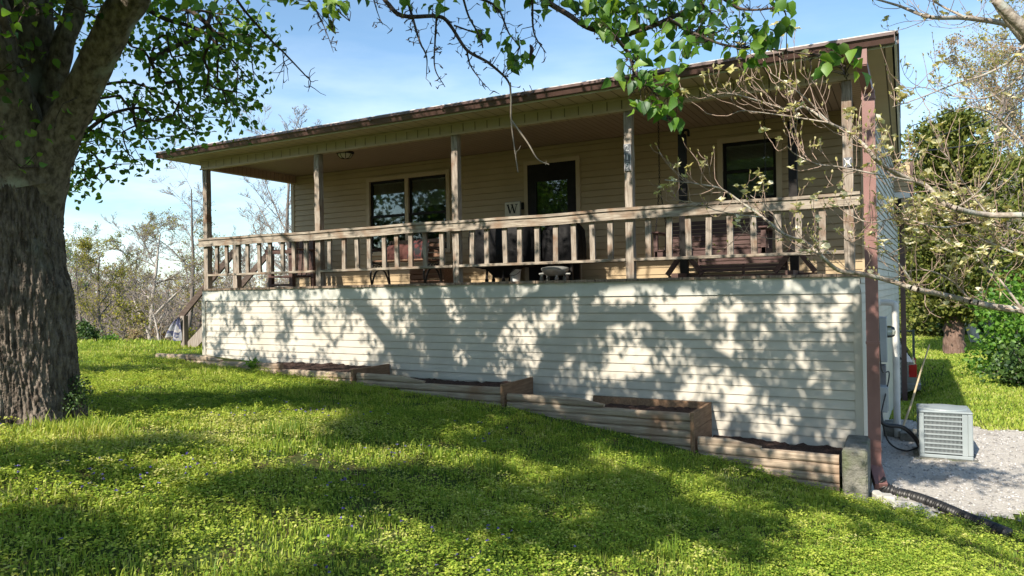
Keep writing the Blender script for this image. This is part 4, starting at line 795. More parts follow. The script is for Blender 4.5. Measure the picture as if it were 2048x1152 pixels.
LIT7 = [(180,120,50,40),(400,80,60,25),(50,250,30,60),(50,420,50,60),(240,270,40,50),(310,270,35,50),(180,350,45,60),(150,480,40,60),(230,530,40,40),(450,300,60,60),(380,500,70,40),(520,190,60,30),(640,180,50,40),(620,90,70,30),(790,100,100,50),(900,200,60,50),(840,250,60,40),(700,310,100,60),(680,450,70,60),(570,570,70,60),(720,570,50,50),(760,500,50,40),(620,600,50,40),(930,530,50,60),(1010,430,40,40),(1000,170,60,60),(1060,300,40,60),(1100,150,60,60),(950,290,40,40),(1190,420,80,50),(1300,200,60,50),(1310,320,50,80),(1270,480,60,40),(1070,520,50,40),(1090,620,50,50),(1010,680,50,50),(1080,740,60,40),(1180,600,60,80),(1300,650,60,70),(1330,740,70,70),(1420,800,70,60),(1400,620,60,40),(1480,600,50,50),(1560,910,60,60),(1450,880,60,50),(1200,880,40,60),(1400,420,40,60),(1440,130,60,30),(1450,270,40,30),(1480,360,50,40),(1550,180,50,60),(1620,130,40,30),(1580,290,50,30),(1760,240,50,50),(1820,340,50,50),(1860,380,40,40),(1780,500,40,40),(1700,560,60,40),(1680,510,50,30),(1760,80,50,30),(1850,90,60,40),(1950,40,40,40),(1930,120,40,40),(1660,410,40,30),(1800,610,50,30),(1890,600,40,30),(1950,660,40,30),(1720,880,60,50),(1650,740,50,40),(1900,820,60,40),(1550,760,40,60),(1900,220,40,60)]
LITW = np.array([(380+x/2.844, 540+y/2.844, a/2.844, b/2.844) for x, y, a, b in LIT6]+[(1000+x/2.7676, 540+y/2.7676, a/2.7676, b/2.7676) for x, y, a, b in LIT7])
DARKG = np.array([(330,806,190,17),(240,742,110,6),(520,740,100,6),(750,800,260,24),(960,818,150,20),(770,862,100,34),(850,835,120,20),(300,900,120,20),(75,920,95,15),(560,972,90,28),(425,990,60,18),(700,960,80,14),(830,960,190,20),(140,1092,160,50),(60,1060,80,25),(375,1135,50,20),(770,1010,110,26),(930,1018,110,36),(1040,890,90,18),(1100,862,90,22),(1125,915,38,42),(1070,997,60,24),(1250,988,90,30),(1340,1036,80,34),(1475,1060,90,20),(1515,1104,45,15),(1320,890,90,22),(1390,935,80,14),(1590,975,130,20),(1640,1010,90,15),(1230,1085,60,26),(1075,1090,60,35),(1000,1060,60,25),(1850,945,110,16),(1790,925,60,22),(1900,1020,70,12),(640,1140,60,16),(1480,930,70,16),(1180,860,80,16),(220,955,50,9)], float)
def lit(x, y, E, g=1.0): return (((x-E[:, 0])/(E[:, 2]*g))**2+((y-E[:, 1])/(E[:, 3]*g))**2).min() < 1
targets = []
for X in np.arange(-.3, 10.9, .155):
    for Zt in np.arange(-2.3, .05, .155):
        P = np.array([X+rng.uniform(-.07, .07), 0, Zt+rng.uniform(-.07, .07)]); x, y, d = pj(P)
        if not lit(x, y, LITW, 1.12) and rng.random() < (.55 if X < 4.3 else .9): targets.append((P, .11, 18 if X < 4.3 else 36))
for X in np.arange(-.3, 11, .26):
    for Zt in np.arange(.1, 2.4, .26):
        if rng.random() < .40: targets.append((np.array([X, -.05, Zt])+rng.uniform(-.1, .1, 3), .13, 13))
for X in np.arange(-3, 14.5, .22):
    for Y in np.arange(-8.4, 1.6, .22):
        P = np.array([X+rng.uniform(-.1, .1), Y+rng.uniform(-.1, .1), 0])
        if Y > -.85 and X < 10.8: continue
        P[2] = gz(P[0], P[1]); x, y, d = pj(P)
        if d > .5 and -80 < x < 2100 and y < 1180:
            if lit(x, y, DARKG, .98): targets.append((P, .17, 110))
            elif rng.random() < .035: targets.append((P, .16, 16))
        elif rng.random() < .10 and P[0] < 11: targets.append((P, .25, 18))
for X in np.arange(-.45, 9.4, .2):
    if rng.random() < (.8 if X < 7 else .55): targets.append((np.array([X, -.56, 2.42+rng.uniform(-.06, .1)]), .1, 20))
SUNNY = [(at(*a, d), r_, p_) for a, d, r_, p_ in (((1240, 30), 3.2, .3, .85), ((1320, 50), 3.2, .35, .85), ((1405, 40), 3.1, .3, .85), ((1310, 190), 3.0, .3, .85), ((1490, 85), 2.95, .3, .85), ((1562, 30), 3.0, .3, .85), ((1682, 128), 2.75, .3, .9), ((1500, 370), 4.2, .45, .75), ((1420, 390), 4.2, .35, .7), ((1690, 420), 4.1, .45, .75), ((1900, 445), 4.0, .6, .8), ((1600, 220), 3.7, .45, .75), ((1740, 300), 3.7, .45, .75), ((1830, 360), 3.7, .45, .75), ((1700, 540), 4.2, .4, .7), ((1900, 590), 4.2, .4, .7))]
def spoils(Q):
    for A_, r_, p_ in SUNNY:
        k = (A_[1]-Q[1]); 
        if k > 0 and np.linalg.norm(Q+LV*k-A_) < r_ and rng.random() < p_: return True
    return False
CL = []; CN = []; CR = []
for P, rad, n in targets:
    ok = None
    for t in np.arange(1.0, 11.5, .25):
        Q = P-LV*t
        x, y, d = pj(Q)
        if Q[2] < 2.1 or np.linalg.norm(Q-CAM) < 1.5: continue
        if d > .2 and y > -60-FPX*(rad+.05)/d and -150 < x < 2200: continue
        ok = t; break
    if ok is None: continue
    Q = P-LV*(ok+rng.random()*1.4)
    if spoils(Q): continue
    CL.append(Q); CN.append(n); CR.append(rad)
NSH = len(CL)
# upper crown added to block sky light; its shade falls on the roof and beyond
while len(CL) < NSH+1250:
    u = unit(rng.normal(size=3))*rng.random()**.4; Q = np.array([5.2, -5.6, 8.2])+u*np.array([7.5, 6.5, 4.3])
    if Q[2]+.78*(Q[1]+.5) > 2.95 and Q[2] > 3.2 and Q[0] < 9.2:
        x, y, d = pj(Q)
        if d > .2 and y > -160 and -300 < x < 2300: continue
        CL.append(Q); CN.append(30); CR.append(.42)
# --- foliage in view: ellipses of the picture filled at the tree's own distance
VIEW = [((300, 40), (250, 60), 7.2, .9, 60, 10, .13), ((420, 110), (130, 110), 7.0, .9, 58, 10, .13), ((290, 180), (170, 90), 7.2, 1.0, 52, 9, .13), ((220, 270), (110, 60), 7.3, .8, 26, 9, .12), ((390, 235), (110, 50), 7.0, .8, 26, 8, .12), ((160, 330), (45, 50), 7.2, .6, 14, 9, .12), ((480, 150), (70, 80), 6.8, .8, 20, 8, .12), ((60, 170), (90, 110), 5.5, .15, 9, 6, .12), ((45, 300), (50, 60), 5.6, .1, 3, 5, .1), ((110, 20), (60, 30), 5.3, .2, 5, 6, .12), ((260, 335), (30, 20), 7.0, .3, 3, 5, .1), ((165, 375), (25, 20), 7.0, .3, 4, 7, .1)]
VC = []
for (cx_, cy_), (rx, ry), d, dd, n, k, rad in VIEW:
    for _ in range(n):
        while True:
            u, v = rng.uniform(-1, 1, 2)
            if u*u+v*v < 1: break
        VC.append((at(cx_+u*rx, cy_+v*ry, d+rng.uniform(-dd, dd)), k, rad))
NEAR = [((1240, 30), (80, 38), 3.2, 46), ((1310, 45), (110, 45), 3.2, 60), ((1405, 35), (95, 38), 3.1, 50), ((1250, 125), (35, 45), 3.1, 16), ((1310, 185), (55, 55), 3.0, 44), ((1345, 240), (18, 24), 3.0, 6), ((1325, 110), (60, 30), 3.1, 18), ((1490, 88), (55, 26), 2.95, 20), ((1562, 30), (28, 35), 3.0, 15), ((1530, 78), (35, 15), 2.95, 8), ((1430, 78), (40, 22), 3.0, 14), ((1522, 118), (14, 14), 2.9, 4), ((1487, 140), (10, 12), 2.9, 2), ((1682, 128), (45, 28), 2.75, 16), ((1040, 128), (22, 16), 3.45, 15), ((1008, 108), (14, 14), 3.45, 5), ((972, 82), (14, 12), 3.4, 5), ((1028, 85), (16, 14), 3.4, 5), ((1090, 22), (14, 14), 3.4, 5), ((1160, 20), (60, 22), 3.3, 14), ((640, 18), (34, 18), 3.5, 12), ((612, 10), (8, 8), 3.3, 2), ((360, 10), (70, 12), 3.2, 7), ((440, 120), (8, 10), 3.6, 1), ((30, 25), (30, 20), 4.1, 8), ((28, 70), (12, 18), 4.1, 4), ((660, 45), (14, 20), 3.5, 4), ((1385, 95), (22, 14), 3.0, 6), ((1095, 10), (40, 12), 3.4, 8)]
parts = []; C = []; Sz = []
for q, n, rad in zip(CL, CN, CR): C.append(q+rng.normal(size=(n, 3))*rad*.62); Sz.append(rng.uniform(.07, .105, n)*(1.5 if rad > .4 else 1))
for q, n, rad in VC: C.append(q+rng.normal(size=(n, 3))*rad*.8); Sz.append(rng.uniform(.05, .085, n))
parts.append(leaves(np.concatenate(C), np.concatenate(Sz)))
for (cx_, cy_), (rx, ry), d, n in NEAR+[((720, 6), (60, 14), 3.5, 7), ((850, 15), (40, 14), 3.4, 6), ((960, 12), (50, 14), 3.4, 8), ((560, 8), (40, 12), 3.7, 8), ((1210, 70), (30, 20), 3.2, 8)]:
    n = int(n*1.35)
    u = rng.uniform(-1, 1, (n, 2)); cc = np.array([at(cx_+a*rx, cy_+b*ry-12, d+rng.uniform(-.12, .12)) for a, b in u]); parts.append(leaves(cc, rng.uniform(.036, .070, n), droop=1.0, curl=.3))
    for p in cc[::2]:                                              # leaf stalks back to the nearest twig
        allp = np.concatenate(TWP); q = allp[np.argmin(np.linalg.norm(allp-p, axis=1))]
        if np.linalg.norm(q-p) < .5: m_ = (p+q)/2+rng.normal(size=3)*.015; segs += [(q, m_, .0024, .0016), (m_, p, .0016, .0011)]
V, F, v = cat(parts)
obj_arr('leaves', V, F, M['pear_leaf'], pear, var=v)
# branches: every leaf cluster is grown back to the limbs as one tree
pts = [np.array(p) for p in NODES]; base_n = len(pts); cost = [0.3*np.linalg.norm(p-T0) for p in pts]; par = [-1]*base_n
todo = CL+[q for q, _, _ in VC]; order = np.argsort([min(np.linalg.norm(np.array(NODES)-q, axis=1)) for q in todo])
arr = np.zeros((base_n+len(todo), 3)); arr[:base_n] = pts; cst = np.zeros(len(arr)); cst[:base_n] = cost; cnt = base_n
def inview(p): x, y, d = pj(p); return d > .1 and -20 < x < 2080 and -10 < y < 1160
for o in order:
    q = todo[o]; dd = np.linalg.norm(arr[:cnt]-q, axis=1); sc = dd+.25*cst[:cnt]
    jn = int(np.argmin(sc)); arr[cnt] = q; cst[cnt] = cst[jn]+dd[jn]; par.append(jn); cnt += 1
w_ = np.ones(cnt)
for k in range(cnt-1, base_n-1, -1): w_[par[k]] += w_[k]
for k in range(base_n, cnt):
    a = arr[par[k]]; b = arr[k]; m1 = (a+b)/2+rng.normal(size=3)*.06*np.linalg.norm(b-a)
    if np.linalg.norm(b-a) > 2.2: continue
    if inview(m1) and k-base_n >= 0 and np.linalg.norm(m1-CAM) < 4.5 and pj(m1)[0] > 560: continue
    r0 = min(.0042*w_[k]**.45, .05); r1 = r0*.8; segs += [(a, m1, r0*1.1, r0), (m1, b, r0, r1)]
V, F = segmesh(segs, 5); obj_arr('twigs', V, F, M['twig'], pear, smooth=True)
M['dead'] = mat('dead_pale_twig', (.15, .125, .10), (.26, .225, .18), 20, rough=.9)
V, F = segmesh(dead, 6); obj_arr('dead_twig', V, F, M['dead'], pear, smooth=True)
lf = leaves(np.array([at(1060, 88, 3.38)]), .075, droop=3, wid=.35, curl=.3); obj_arr('withered_leaf', lf[0], lf[1], mat('withered', (.03, .018, .014), (.05, .03, .02), 9), pear)
# ------------------------------------------------------------------ flowering dogwood reaching in from the right
M['dog_bark'] = mat('dogwood_bark', (.2, .165, .135), (.45, .40, .34), 30, rough=.9, bump=.5, bscale=60, c3=(.36, .37, .33), s3=9, t3=(.55, .65))
M['dog_twig'] = mat('dogwood_twigs', (.26, .18, .14), (.42, .32, .26), 20, rough=.8)
M['bract'] = leafmat('dogwood_bracts', [(.42, .40, .16), (.62, .60, .34), (.74, .72, .52), (.80, .78, .66)], trans=.35, gloss=.03)
M['budleaf'] = leafmat('dogwood_young_leaves', [(.24, .26, .07), (.40, .38, .13), (.50, .46, .22), (.60, .54, .34)], trans=.4, gloss=.03)
DT = at(2330, 700, 4.6); DT[2] = gz(DT[0], DT[1])
dog = empty('dogwood', DT, 'flowering dogwood with bare pale branches and cream bracts reaching in from the right', 'tree')
DB = [([(2060, 622), (1990, 614), (1943, 603), (1895, 592), (1834, 579), (1791, 565), (1720, 547), (1678, 541), (1640, 510), (1610, 484), (1569, 469), (1525, 434), (1482, 404), (1443, 378), (1400, 369), (1330, 360)], 4.2, .021, .0025),
      ([(2060, 430), (1975, 430), (1912, 417), (1881, 401), (1850, 370), (1798, 349), (1756, 323), (1730, 292), (1699, 266), (1657, 245), (1610, 214), (1582, 221), (1525, 204), (1460, 187), (1417, 191)], 3.7, .016, .002),
      ([(1850, 370), (1824, 362), (1756, 349), (1673, 333), (1634, 328), (1590, 308), (1573, 291)], 3.7, .006, .002), ([(1730, 292), (1660, 245), (1620, 205), (1590, 180), (1540, 145)], 3.65, .005, .0015), ([(1657, 245), (1560, 230), (1490, 222), (1470, 225)], 3.7, .004, .0015),
      ([(2060, 70), (2017, 49), (1933, 36), (1860, 34), (1793, 10), (1720, -10)], 4.4, .022, .004), ([(2080, 60), (2040, 100), (2017, 125), (1965, 151), (1912, 167), (1834, 198), (1785, 214)], 4.4, .011, .002), ([(1990, 0), (2020, 30), (2070, 80)], 4.4, .026, .036), ([(1933, 36), (1880, 10), (1850, -15)], 4.4, .008, .004),
      ([(2070, 130), (1990, 190), (1920, 195), (1850, 175), (1815, 180)], 4.5, .006, .0015), ([(2060, 470), (1960, 445), (1880, 455), (1800, 436), (1740, 445), (1690, 425)], 4.0, .008, .002), ([(2060, 520), (1990, 490), (1930, 470), (1870, 480), (1810, 470)], 4.1, .008, .002), ([(1834, 579), (1800, 530), (1770, 505), (1720, 490), (1690, 480)], 4.2, .006, .0015),
      ([(1640, 510), (1590, 490), (1560, 455), (1540, 420), (1500, 390)], 4.2, .005, .0015), ([(1525, 434), (1480, 430), (1430, 420), (1390, 405), (1340, 400)], 4.2, .004, .0012), ([(1943, 603), (1900, 560), (1850, 540), (1800, 545)], 4.15, .007, .002), ([(1975, 430), (1930, 370), (1900, 320), (1880, 300)], 3.7, .005, .0015), ([(1912, 417), (1960, 380), (1990, 330)], 3.7, .005, .0015), ([(2060, 300), (2000, 240), (1950, 215), (1900, 220), (1850, 200)], 4.6, .006, .0015),
      ([(2060, 640), (2000, 560), (1960, 520), (1940, 480)], 4.1, .008, .002)]
dseg = []; tips = []; BR = []
for P, d, r0, r1 in DB:
    Q = addseg(dseg, [at(x, y, d*(1+.03*math.sin(i*1.3+x))) for i, (x, y) in enumerate(P)], r0, r1); BR.append(len(dseg)); BRN = len(Q)-1; BR[-1] = (BR[-1]-BRN, BR[-1])
    for a, b in zip(Q[:-1], Q[1:]):
        for _ in range(rng.poisson(np.linalg.norm(b-a)*(34 if P[0] in ((2060, 470), (2060, 520)) else 18))):
            p = a+(b-a)*rng.random(); t = unit(b-a); d_ = unit(t*.7+rng.normal(size=3)*.6+np.array([0, 0, .15])); ln = rng.uniform(.08, .34); rr = .0026
            m_ = 6
            for s_ in range(m_):
                q = p+d_*ln/m_; dseg.append((p, q, rr, rr*.9)); rr *= .88; p = q; d_ = unit(d_+np.array([0, 0, .20])+rng.normal(size=3)*.16)
                if s_ > 1 and rng.random() < .42:
                    e = p; g = unit(d_+rng.normal(size=3)*.7); 
                    for u in range(3): e2 = e+g*.025; dseg.append((e, e2, .0014, .0011)); e = e2; g = unit(g+np.array([0, 0, .45]))
                    tips.append((e, g))
            tips.append((p, d_))
# trunk and main limbs off to the right
cr = at(2330, 420, 4.5)
for P, R in (([DT+[0, 0, -.1], DT+[0.02, 0, .6], (DT+cr)/2+[0, 0, .2], cr], [.13, .11, .095, .08]), ([cr, at(2200, 240, 4.45), at(2100, 130, 4.4), at(2030, 50, 4.4), at(1985, -15, 4.4), at(1930, -150, 4.4)], [.075, .055, .042, .033, .026, .015]), ([cr, at(2200, 480, 4.1), at(2060, 430, 3.7)], [.06, .03, .018]), ([(DT+cr)/2+[0, 0, .2], at(2200, 640, 4.3), at(2055, 622, 4.2)], [.06, .035, .024]), ([at(2200, 480, 4.1), at(2120, 490, 4.05), at(2055, 470, 4.0)], [.03, .015, .009]), ([cr, at(2400, 200, 5), at(2500, -100, 5.3)], [.07, .05, .02]), ([at(2100, 130, 4.4), at(2070, 70, 4.4)], [.04, .024])):
    V, F, _, _ = rough_tube(P, R, n=14, amp=.04); obj_arr('limb' if len(R) != 4 else 'trunk', V, F, M['dog_bark'], dog, smooth=True)
main_ = set()
for a_, b_ in BR:
    main_.update(range(a_, b_)); V, F = segmesh(dseg[a_:b_], 7); obj_arr('branch', V, F, M['dog_bark'], dog, smooth=True)
V, F = segmesh([s_ for k, s_ in enumerate(dseg) if k not in main_], 4); obj_arr('twigs', V, F, M['dog_twig'], dog, smooth=True)
C = []; D = []; Z = []; CB = []; DBv = []; ZB = []
for p, d_ in tips:
    x, y, dd = pj(p); fl = .2
    for (ex, ey, ax, ay, pr) in ((1900, 445, 175, 60, .9), (1500, 360, 150, 55, .4), (1690, 420, 120, 60, .4), (1790, 205, 60, 30, .5), (1750, 400, 60, 40, .4), (1360, 380, 60, 50, .45), (2000, 470, 80, 60, .8)):
        if ((x-ex)/ax)**2+((y-ey)/ay)**2 < 1: fl = pr
    if rng.random() < fl:
        u = unit(np.array([rng.normal()*.5, rng.normal()*.5, 1.])); e1 = unit(np.cross(u, [1, .3, 0])); e2 = np.cross(u, e1); sz = rng.uniform(.021, .037)
        for k in range(4): a = k*math.pi/2+rng.normal()*.15; CB.append(p); DBv.append(e1*math.cos(a)+e2*math.sin(a)+u*.35); ZB.append(sz)
        for k in range(2): C.append(p); D.append(-u*.2+rng.normal(size=3)*.5); Z.append(rng.uniform(.015, .03))
    else:
        for k in range(2 if rng.random() < .8 else 4): C.append(p); D.append(d_+rng.normal(size=3)*.25+np.array([0, 0, .5])); Z.append(rng.uniform(.014, .029))
def dleaves(C, Zs, D, wid, cup=.15, curl=.1):
    C = np.array(C); n = len(C); d = unit(np.array(D)); s = unit(np.cross(d, rng.normal(size=(n, 3))*.25+np.array([0, 0, 1.]))); nn = np.cross(s, d); size = np.array(Zs)[:, None]
    P = [(0, 0, 0), (.35*wid, .25, cup), (.5*wid, .65, cup), (0, 1, -curl), (-.5*wid, .65, cup), (-.35*wid, .25, cup), (0, .5, 0)]
    V = np.stack([C+size*(s*x+d*y+nn*z) for x, y, z in P], 1).reshape(-1, 3); t = np.array([(0, 1, 6), (1, 2, 6), (2, 3, 6), (3, 4, 6), (4, 5, 6), (5, 0, 6)])
    return V, (np.arange(n)[:, None, None]*7+t[None]).reshape(-1, 3), np.repeat(rng.random(n), 7)
V, F, v = dleaves(CB, ZB, DBv, 1.0); obj_arr('flowers', V, F, M['bract'], dog, var=v)
V, F, v = dleaves(C, Z, D, .34); obj_arr('young_leaves', V, F, M['budleaf'], dog, var=v)
# ------------------------------------------------------------------ trees beyond
M['grey_bark'] = mat('grey_trunk', (.10, .085, .075), (.22, .19, .17), 9, (3, 3, .5), rough=.95, bump=.5)
M['fine_twig'] = mat('fine_twigs', (.20, .17, .15), (.32, .28, .25), 9, rough=.9)
M['pale_bark'] = mat('pale_trunk', (.26, .235, .205), (.42, .39, .35), 6, (2, 2, .5), rough=.9)
M['bud'] = leafmat('yellow_green_buds', [(.20, .22, .04), (.30, .30, .06), (.36, .32, .08), (.22, .26, .06)], trans=.4, gloss=0)
M['fresh'] = leafmat('fresh_leaves', [(.05, .14, .018), (.09, .22, .025), (.15, .30, .035), (.20, .36, .05)], trans=.42, gloss=.03)
M['olive'] = leafmat('cedar_sprays', [(.045, .07, .016), (.09, .12, .024), (.145, .17, .032), (.20, .21, .048)], trans=.15, gloss=.02)
M['shrub'] = leafmat('dark_shrub_leaves', [(.02, .05, .015), (.04, .085, .02), (.07, .13, .03), (.10, .17, .04)], trans=.25, gloss=.03)
M['under'] = leafmat('spring_undergrowth', [(.14, .14, .07), (.26, .21, .13), (.30, .29, .10), (.17, .24, .08)], trans=.3, gloss=0)
M['peach'] = leafmat('pinkish_buds', [(.30, .20, .15), (.36, .27, .18), (.32, .32, .14), (.42, .34, .22)], trans=.35, gloss=0)
def grow(h, r, seed, lean=(0, 0), spread=.55, lv=4, forks=(5, 9), first=.3, up=.12):
    g = np.random.default_rng(seed); segs = []; tips = []
    def br(p, d, ln, r, k):
        n = max(4, int(5-k*.3)) if k else 9; q = p
        for i in range(n):
            e = q+d*ln/n; rr = r*(1-.8*(i+1)/n) if k == 0 else r*(1-.7*(i+1)/n); segs.append((q, e, r*(1-(.8 if k == 0 else .7)*i/n), rr)); q = e
            d = unit(d+g.normal(size=3)*(.06 if k == 0 else .13)+np.array([0, 0, up*(k > 0)*.6]))
            if k < lv and (k > 0 or (i+1)/n > first):
                for _ in range(g.integers(1, 3) if k < lv-1 else g.integers(1, 4)):
                    a = g.uniform(0, 6.28); s_ = np.array([math.cos(a), math.sin(a), 0]); dd = unit(d*(1-spread)+s_*spread+g.normal(size=3)*.15+np.array([0, 0, up])); br(q, dd, ln*(.5 if k == 0 else .55)*g.uniform(.6, 1.1)*(1.15-(i+1)/n*.5), max(rr*.6, .004), k+1)
        tips.append((q, d))
    br(np.zeros(3), unit(np.array([lean[0], lean[1], 1.])), h*.9, r, 0); return segs, tips
def tree(name, base, h, r, seed, label, m_leaf=None, leafn=2, leafs=.12, bark='grey_bark', group=None, cat_='tree', keep=1.0, twig='fine_twig', minr=.006, **kw):
    base = np.array(base, float); root = empty(name, base, label, cat_, group); segs, tips = grow(h, r, seed, **kw)
    segs = [(a+base, b+base, max(c, minr), max(d, minr)) for a, b, c, d in segs]; th = r*.28
    big = [s for s in segs if s[2] > th]; sm = [s for s in segs if s[2] <= th]
    V, F = segmesh(big, 8); obj_arr('trunk', V, F, M[bark], root, smooth=True)
    if sm: V, F = segmesh(sm, 3); obj_arr('twigs', V, F, M[twig], root)
    if m_leaf:
        T = np.array([t[0] for t in tips])+base; T = T[rng.random(len(T)) < keep]
        C = np.repeat(T, leafn, 0)+rng.normal(size=(len(T)*leafn, 3))*leafs*1.2; V, F, v = leaves(C, rng.uniform(.6, 1.3, len(C))*leafs, droop=.2, wid=.8); obj_arr('crown', V, F, M[m_leaf], root, var=v)
    return root
def base_at(x, d): p = at(x, 600, d); p[2] = gz(p[0], p[1])-.05; return p
# left of the house, beyond the crest
tree('budding_tree', base_at(292, 27), 6.6, .13, 11, 'pale budding tree with crooked grey trunk left of the porch stair', 'bud', 1, .055, bark='pale_bark', keep=.6, lean=(.05, 0), spread=.62)
tree('bare_tree', base_at(372, 33), 9.4, .13, 12, 'tallest slender grey tree just left of the porch corner', 'bud', 1, .06, keep=.12, spread=.52, up=.05)
tree('bare_tree', base_at(612, 30), 10.2, .15, 13, 'bare leaning tree whose fine crown shows between the porch posts', None, lean=(-.22, 0), spread=.5)
tree('budding_tree', base_at(205, 38), 6.4, .12, 14, 'greenish budding tree right of the old trunk', 'bud', 2, .07, keep=.8, spread=.5)
tree('budding_tree', base_at(165, 44), 7.2, .13, 15, 'grey green budding tree half hidden behind the old trunk', 'fresh', 1, .07, keep=.5, spread=.5)
tree('leaning_tree', base_at(338, 24), 3.4, .07, 16, 'thin pale dead trunk leaning left behind the hanging flag', None, bark='pale_bark', lean=(-.55, 0), lv=3, spread=.5)
tree('budding_tree', base_at(430, 36), 6.2, .12, 17, 'yellow tinged tree seen through the left porch railing', 'bud', 1, .07, keep=.7, spread=.55)
tree('bare_tree', base_at(505, 34), 5.6, .1, 18, 'bare tree seen through the porch rail beside the chair', None, spread=.5)
tree('bare_tree', base_at(262, 42), 7.2, .11, 19, 'slim bare tree behind the pale budding tree', None, spread=.45)
tree('bare_tree', base_at(575, 40), 6.4, .12, 20, 'bare tree behind the wooden chair on the porch', None, spread=.5)
tree('yellow_shrub', base_at(235, 25), 2.6, .04, 21, 'yellow green flowering shrub left of the crooked pale tree', 'bud', 1, .07, cat_='shrub', first=.05, spread=.6, lv=4, keep=.4)
tree('yellow_shrub', base_at(395, 26), 2.2, .04, 22, 'yellow green shrub beside the stair post', 'bud', 1, .07, cat_='shrub', first=.05, spread=.6, lv=4, keep=.4)
tree('green_shrub', base_at(172, 22), 1.0, .025, 23, 'dark green shrub touching the old trunk in the distance', 'shrub', 1, .07, cat_='shrub', first=.05, spread=.6, lv=4, keep=.6)
tree('green_shrub', base_at(212, 23), .95, .025, 24, 'bright green shrub at the crest of the lawn', 'fresh', 1, .07, cat_='shrub', first=.05, spread=.6, lv=4)
tree('bare_shrub', base_at(320, 25), 2.0, .04, 25, 'twiggy pinkish bare shrub behind the hanging flag', 'peach', 1, .07, cat_='shrub', first=.05, spread=.65, lv=4, keep=.6)
tree('bare_shrub', base_at(268, 24), 1.6, .04, 26, 'low twiggy brown shrub under the crooked pale tree', 'peach', 1, .06, cat_='shrub', first=.05, spread=.65, lv=4, keep=.4)
# far wood behind the crest: a twiggy mass
sg = []; C = []
for _ in range(1050):
    x = rng.uniform(-220, 640); d = rng.uniform(42, 95); b = at(x, 600, d); b[2] = gz(b[0], b[1]); h = rng.uniform(3.4, 7.4)*(d/70)**.6*(1.0 if x < 260 or x > 560 else .82)
    p = b; dr = unit(np.array([rng.normal()*.12, 0, 1.]))
    for s_ in range(4):
        q = p+dr*h/4; sg.append((p, q, .05*(1-.2*s_), .05*(.8-.2*s_))); p = q; dr = unit(dr+rng.normal(size=3)*.13)
        for _ in range(9):
            e = unit(rng.normal(size=3)*np.array([1, .6, .5])+np.array([0, 0, .7])); l_ = rng.uniform(.4, 1.3)*(1.2-.15*s_); m_ = q+e*l_*.5; e2 = unit(e+rng.normal(size=3)*.4); sg.append((q, m_, .016, .012)); sg.append((m_, m_+e2*l_*.6, .012, .007)); C.append(m_+e2*l_*.6)
wood = empty('far_wood', (-14, 40, -6), 'brown and mauve spring wood filling the distance left of the house', 'wood'); wood['kind'] = 'stuff'
V, F = segmesh(sg, 3); tag(obj_arr('twigs', V, F, M['fine_twig'], wood), kind='stuff')
C = np.array(C); C = C[rng.random(len(C)) < .55]
V, F, v = leaves(C+rng.normal(size=C.shape)*.2, rng.uniform(.10, .24, len(C)), droop=.2, wid=.8); tag(obj_arr('buds', V, F, M['peach'], wood, var=v), kind='stuff')
nb = 2600; xx = rng.uniform(100, 640, nb); dd = rng.uniform(30, 60, nb); C = np.array([at(a, 600, b) for a, b in zip(xx, dd)]); C[:, 2] = gz(C[:, 0], C[:, 1])+rng.uniform(0, 1.5, nb)**1.2
V, F, v = leaves(C, rng.uniform(.10, .26, nb), droop=.1, wid=.7); tag(obj_arr('undergrowth', V, F, M['under'], wood, var=v), kind='stuff')
# the tree line on the near side of the yard, added to cut low sky light: it also shows in the window panes and door glass
C = []; sg = []
for k in range(16):
    bx = -34+k*5.4+rng.uniform(-1.5, 1.5); by = -29+rng.uniform(-5, 4); h = rng.uniform(8, 11.5); bz = float(gz(bx, by)); b = np.array([bx, by, bz]); sg.append((b, b+[0, 0, h*.8], .22, .05))
    for _ in range(70):
        u = unit(rng.normal(size=3))*rng.random()**.4; q = b+[0, 0, h*.58]+u*np.array([2.9, 2.9, h*.43]); sg.append((b+[0, 0, h*.4], q, .03, .01)); C.append(q+rng.normal(size=(22, 3))*.45)
far = empty('tree_line', (5, -29, -1), 'spring tree line across the yard, seen as reflections in the porch glass', 'wood'); far['kind'] = 'stuff'
V, F = segmesh(sg, 4); tag(obj_arr('trunks', V, F, M['grey_bark'], far), kind='stuff'); C = np.concatenate(C); V, F, v = leaves(C, rng.uniform(.25, .5, len(C)), droop=.2); tag(obj_arr('crowns', V, F, M['shrub'], far, var=v), kind='stuff')
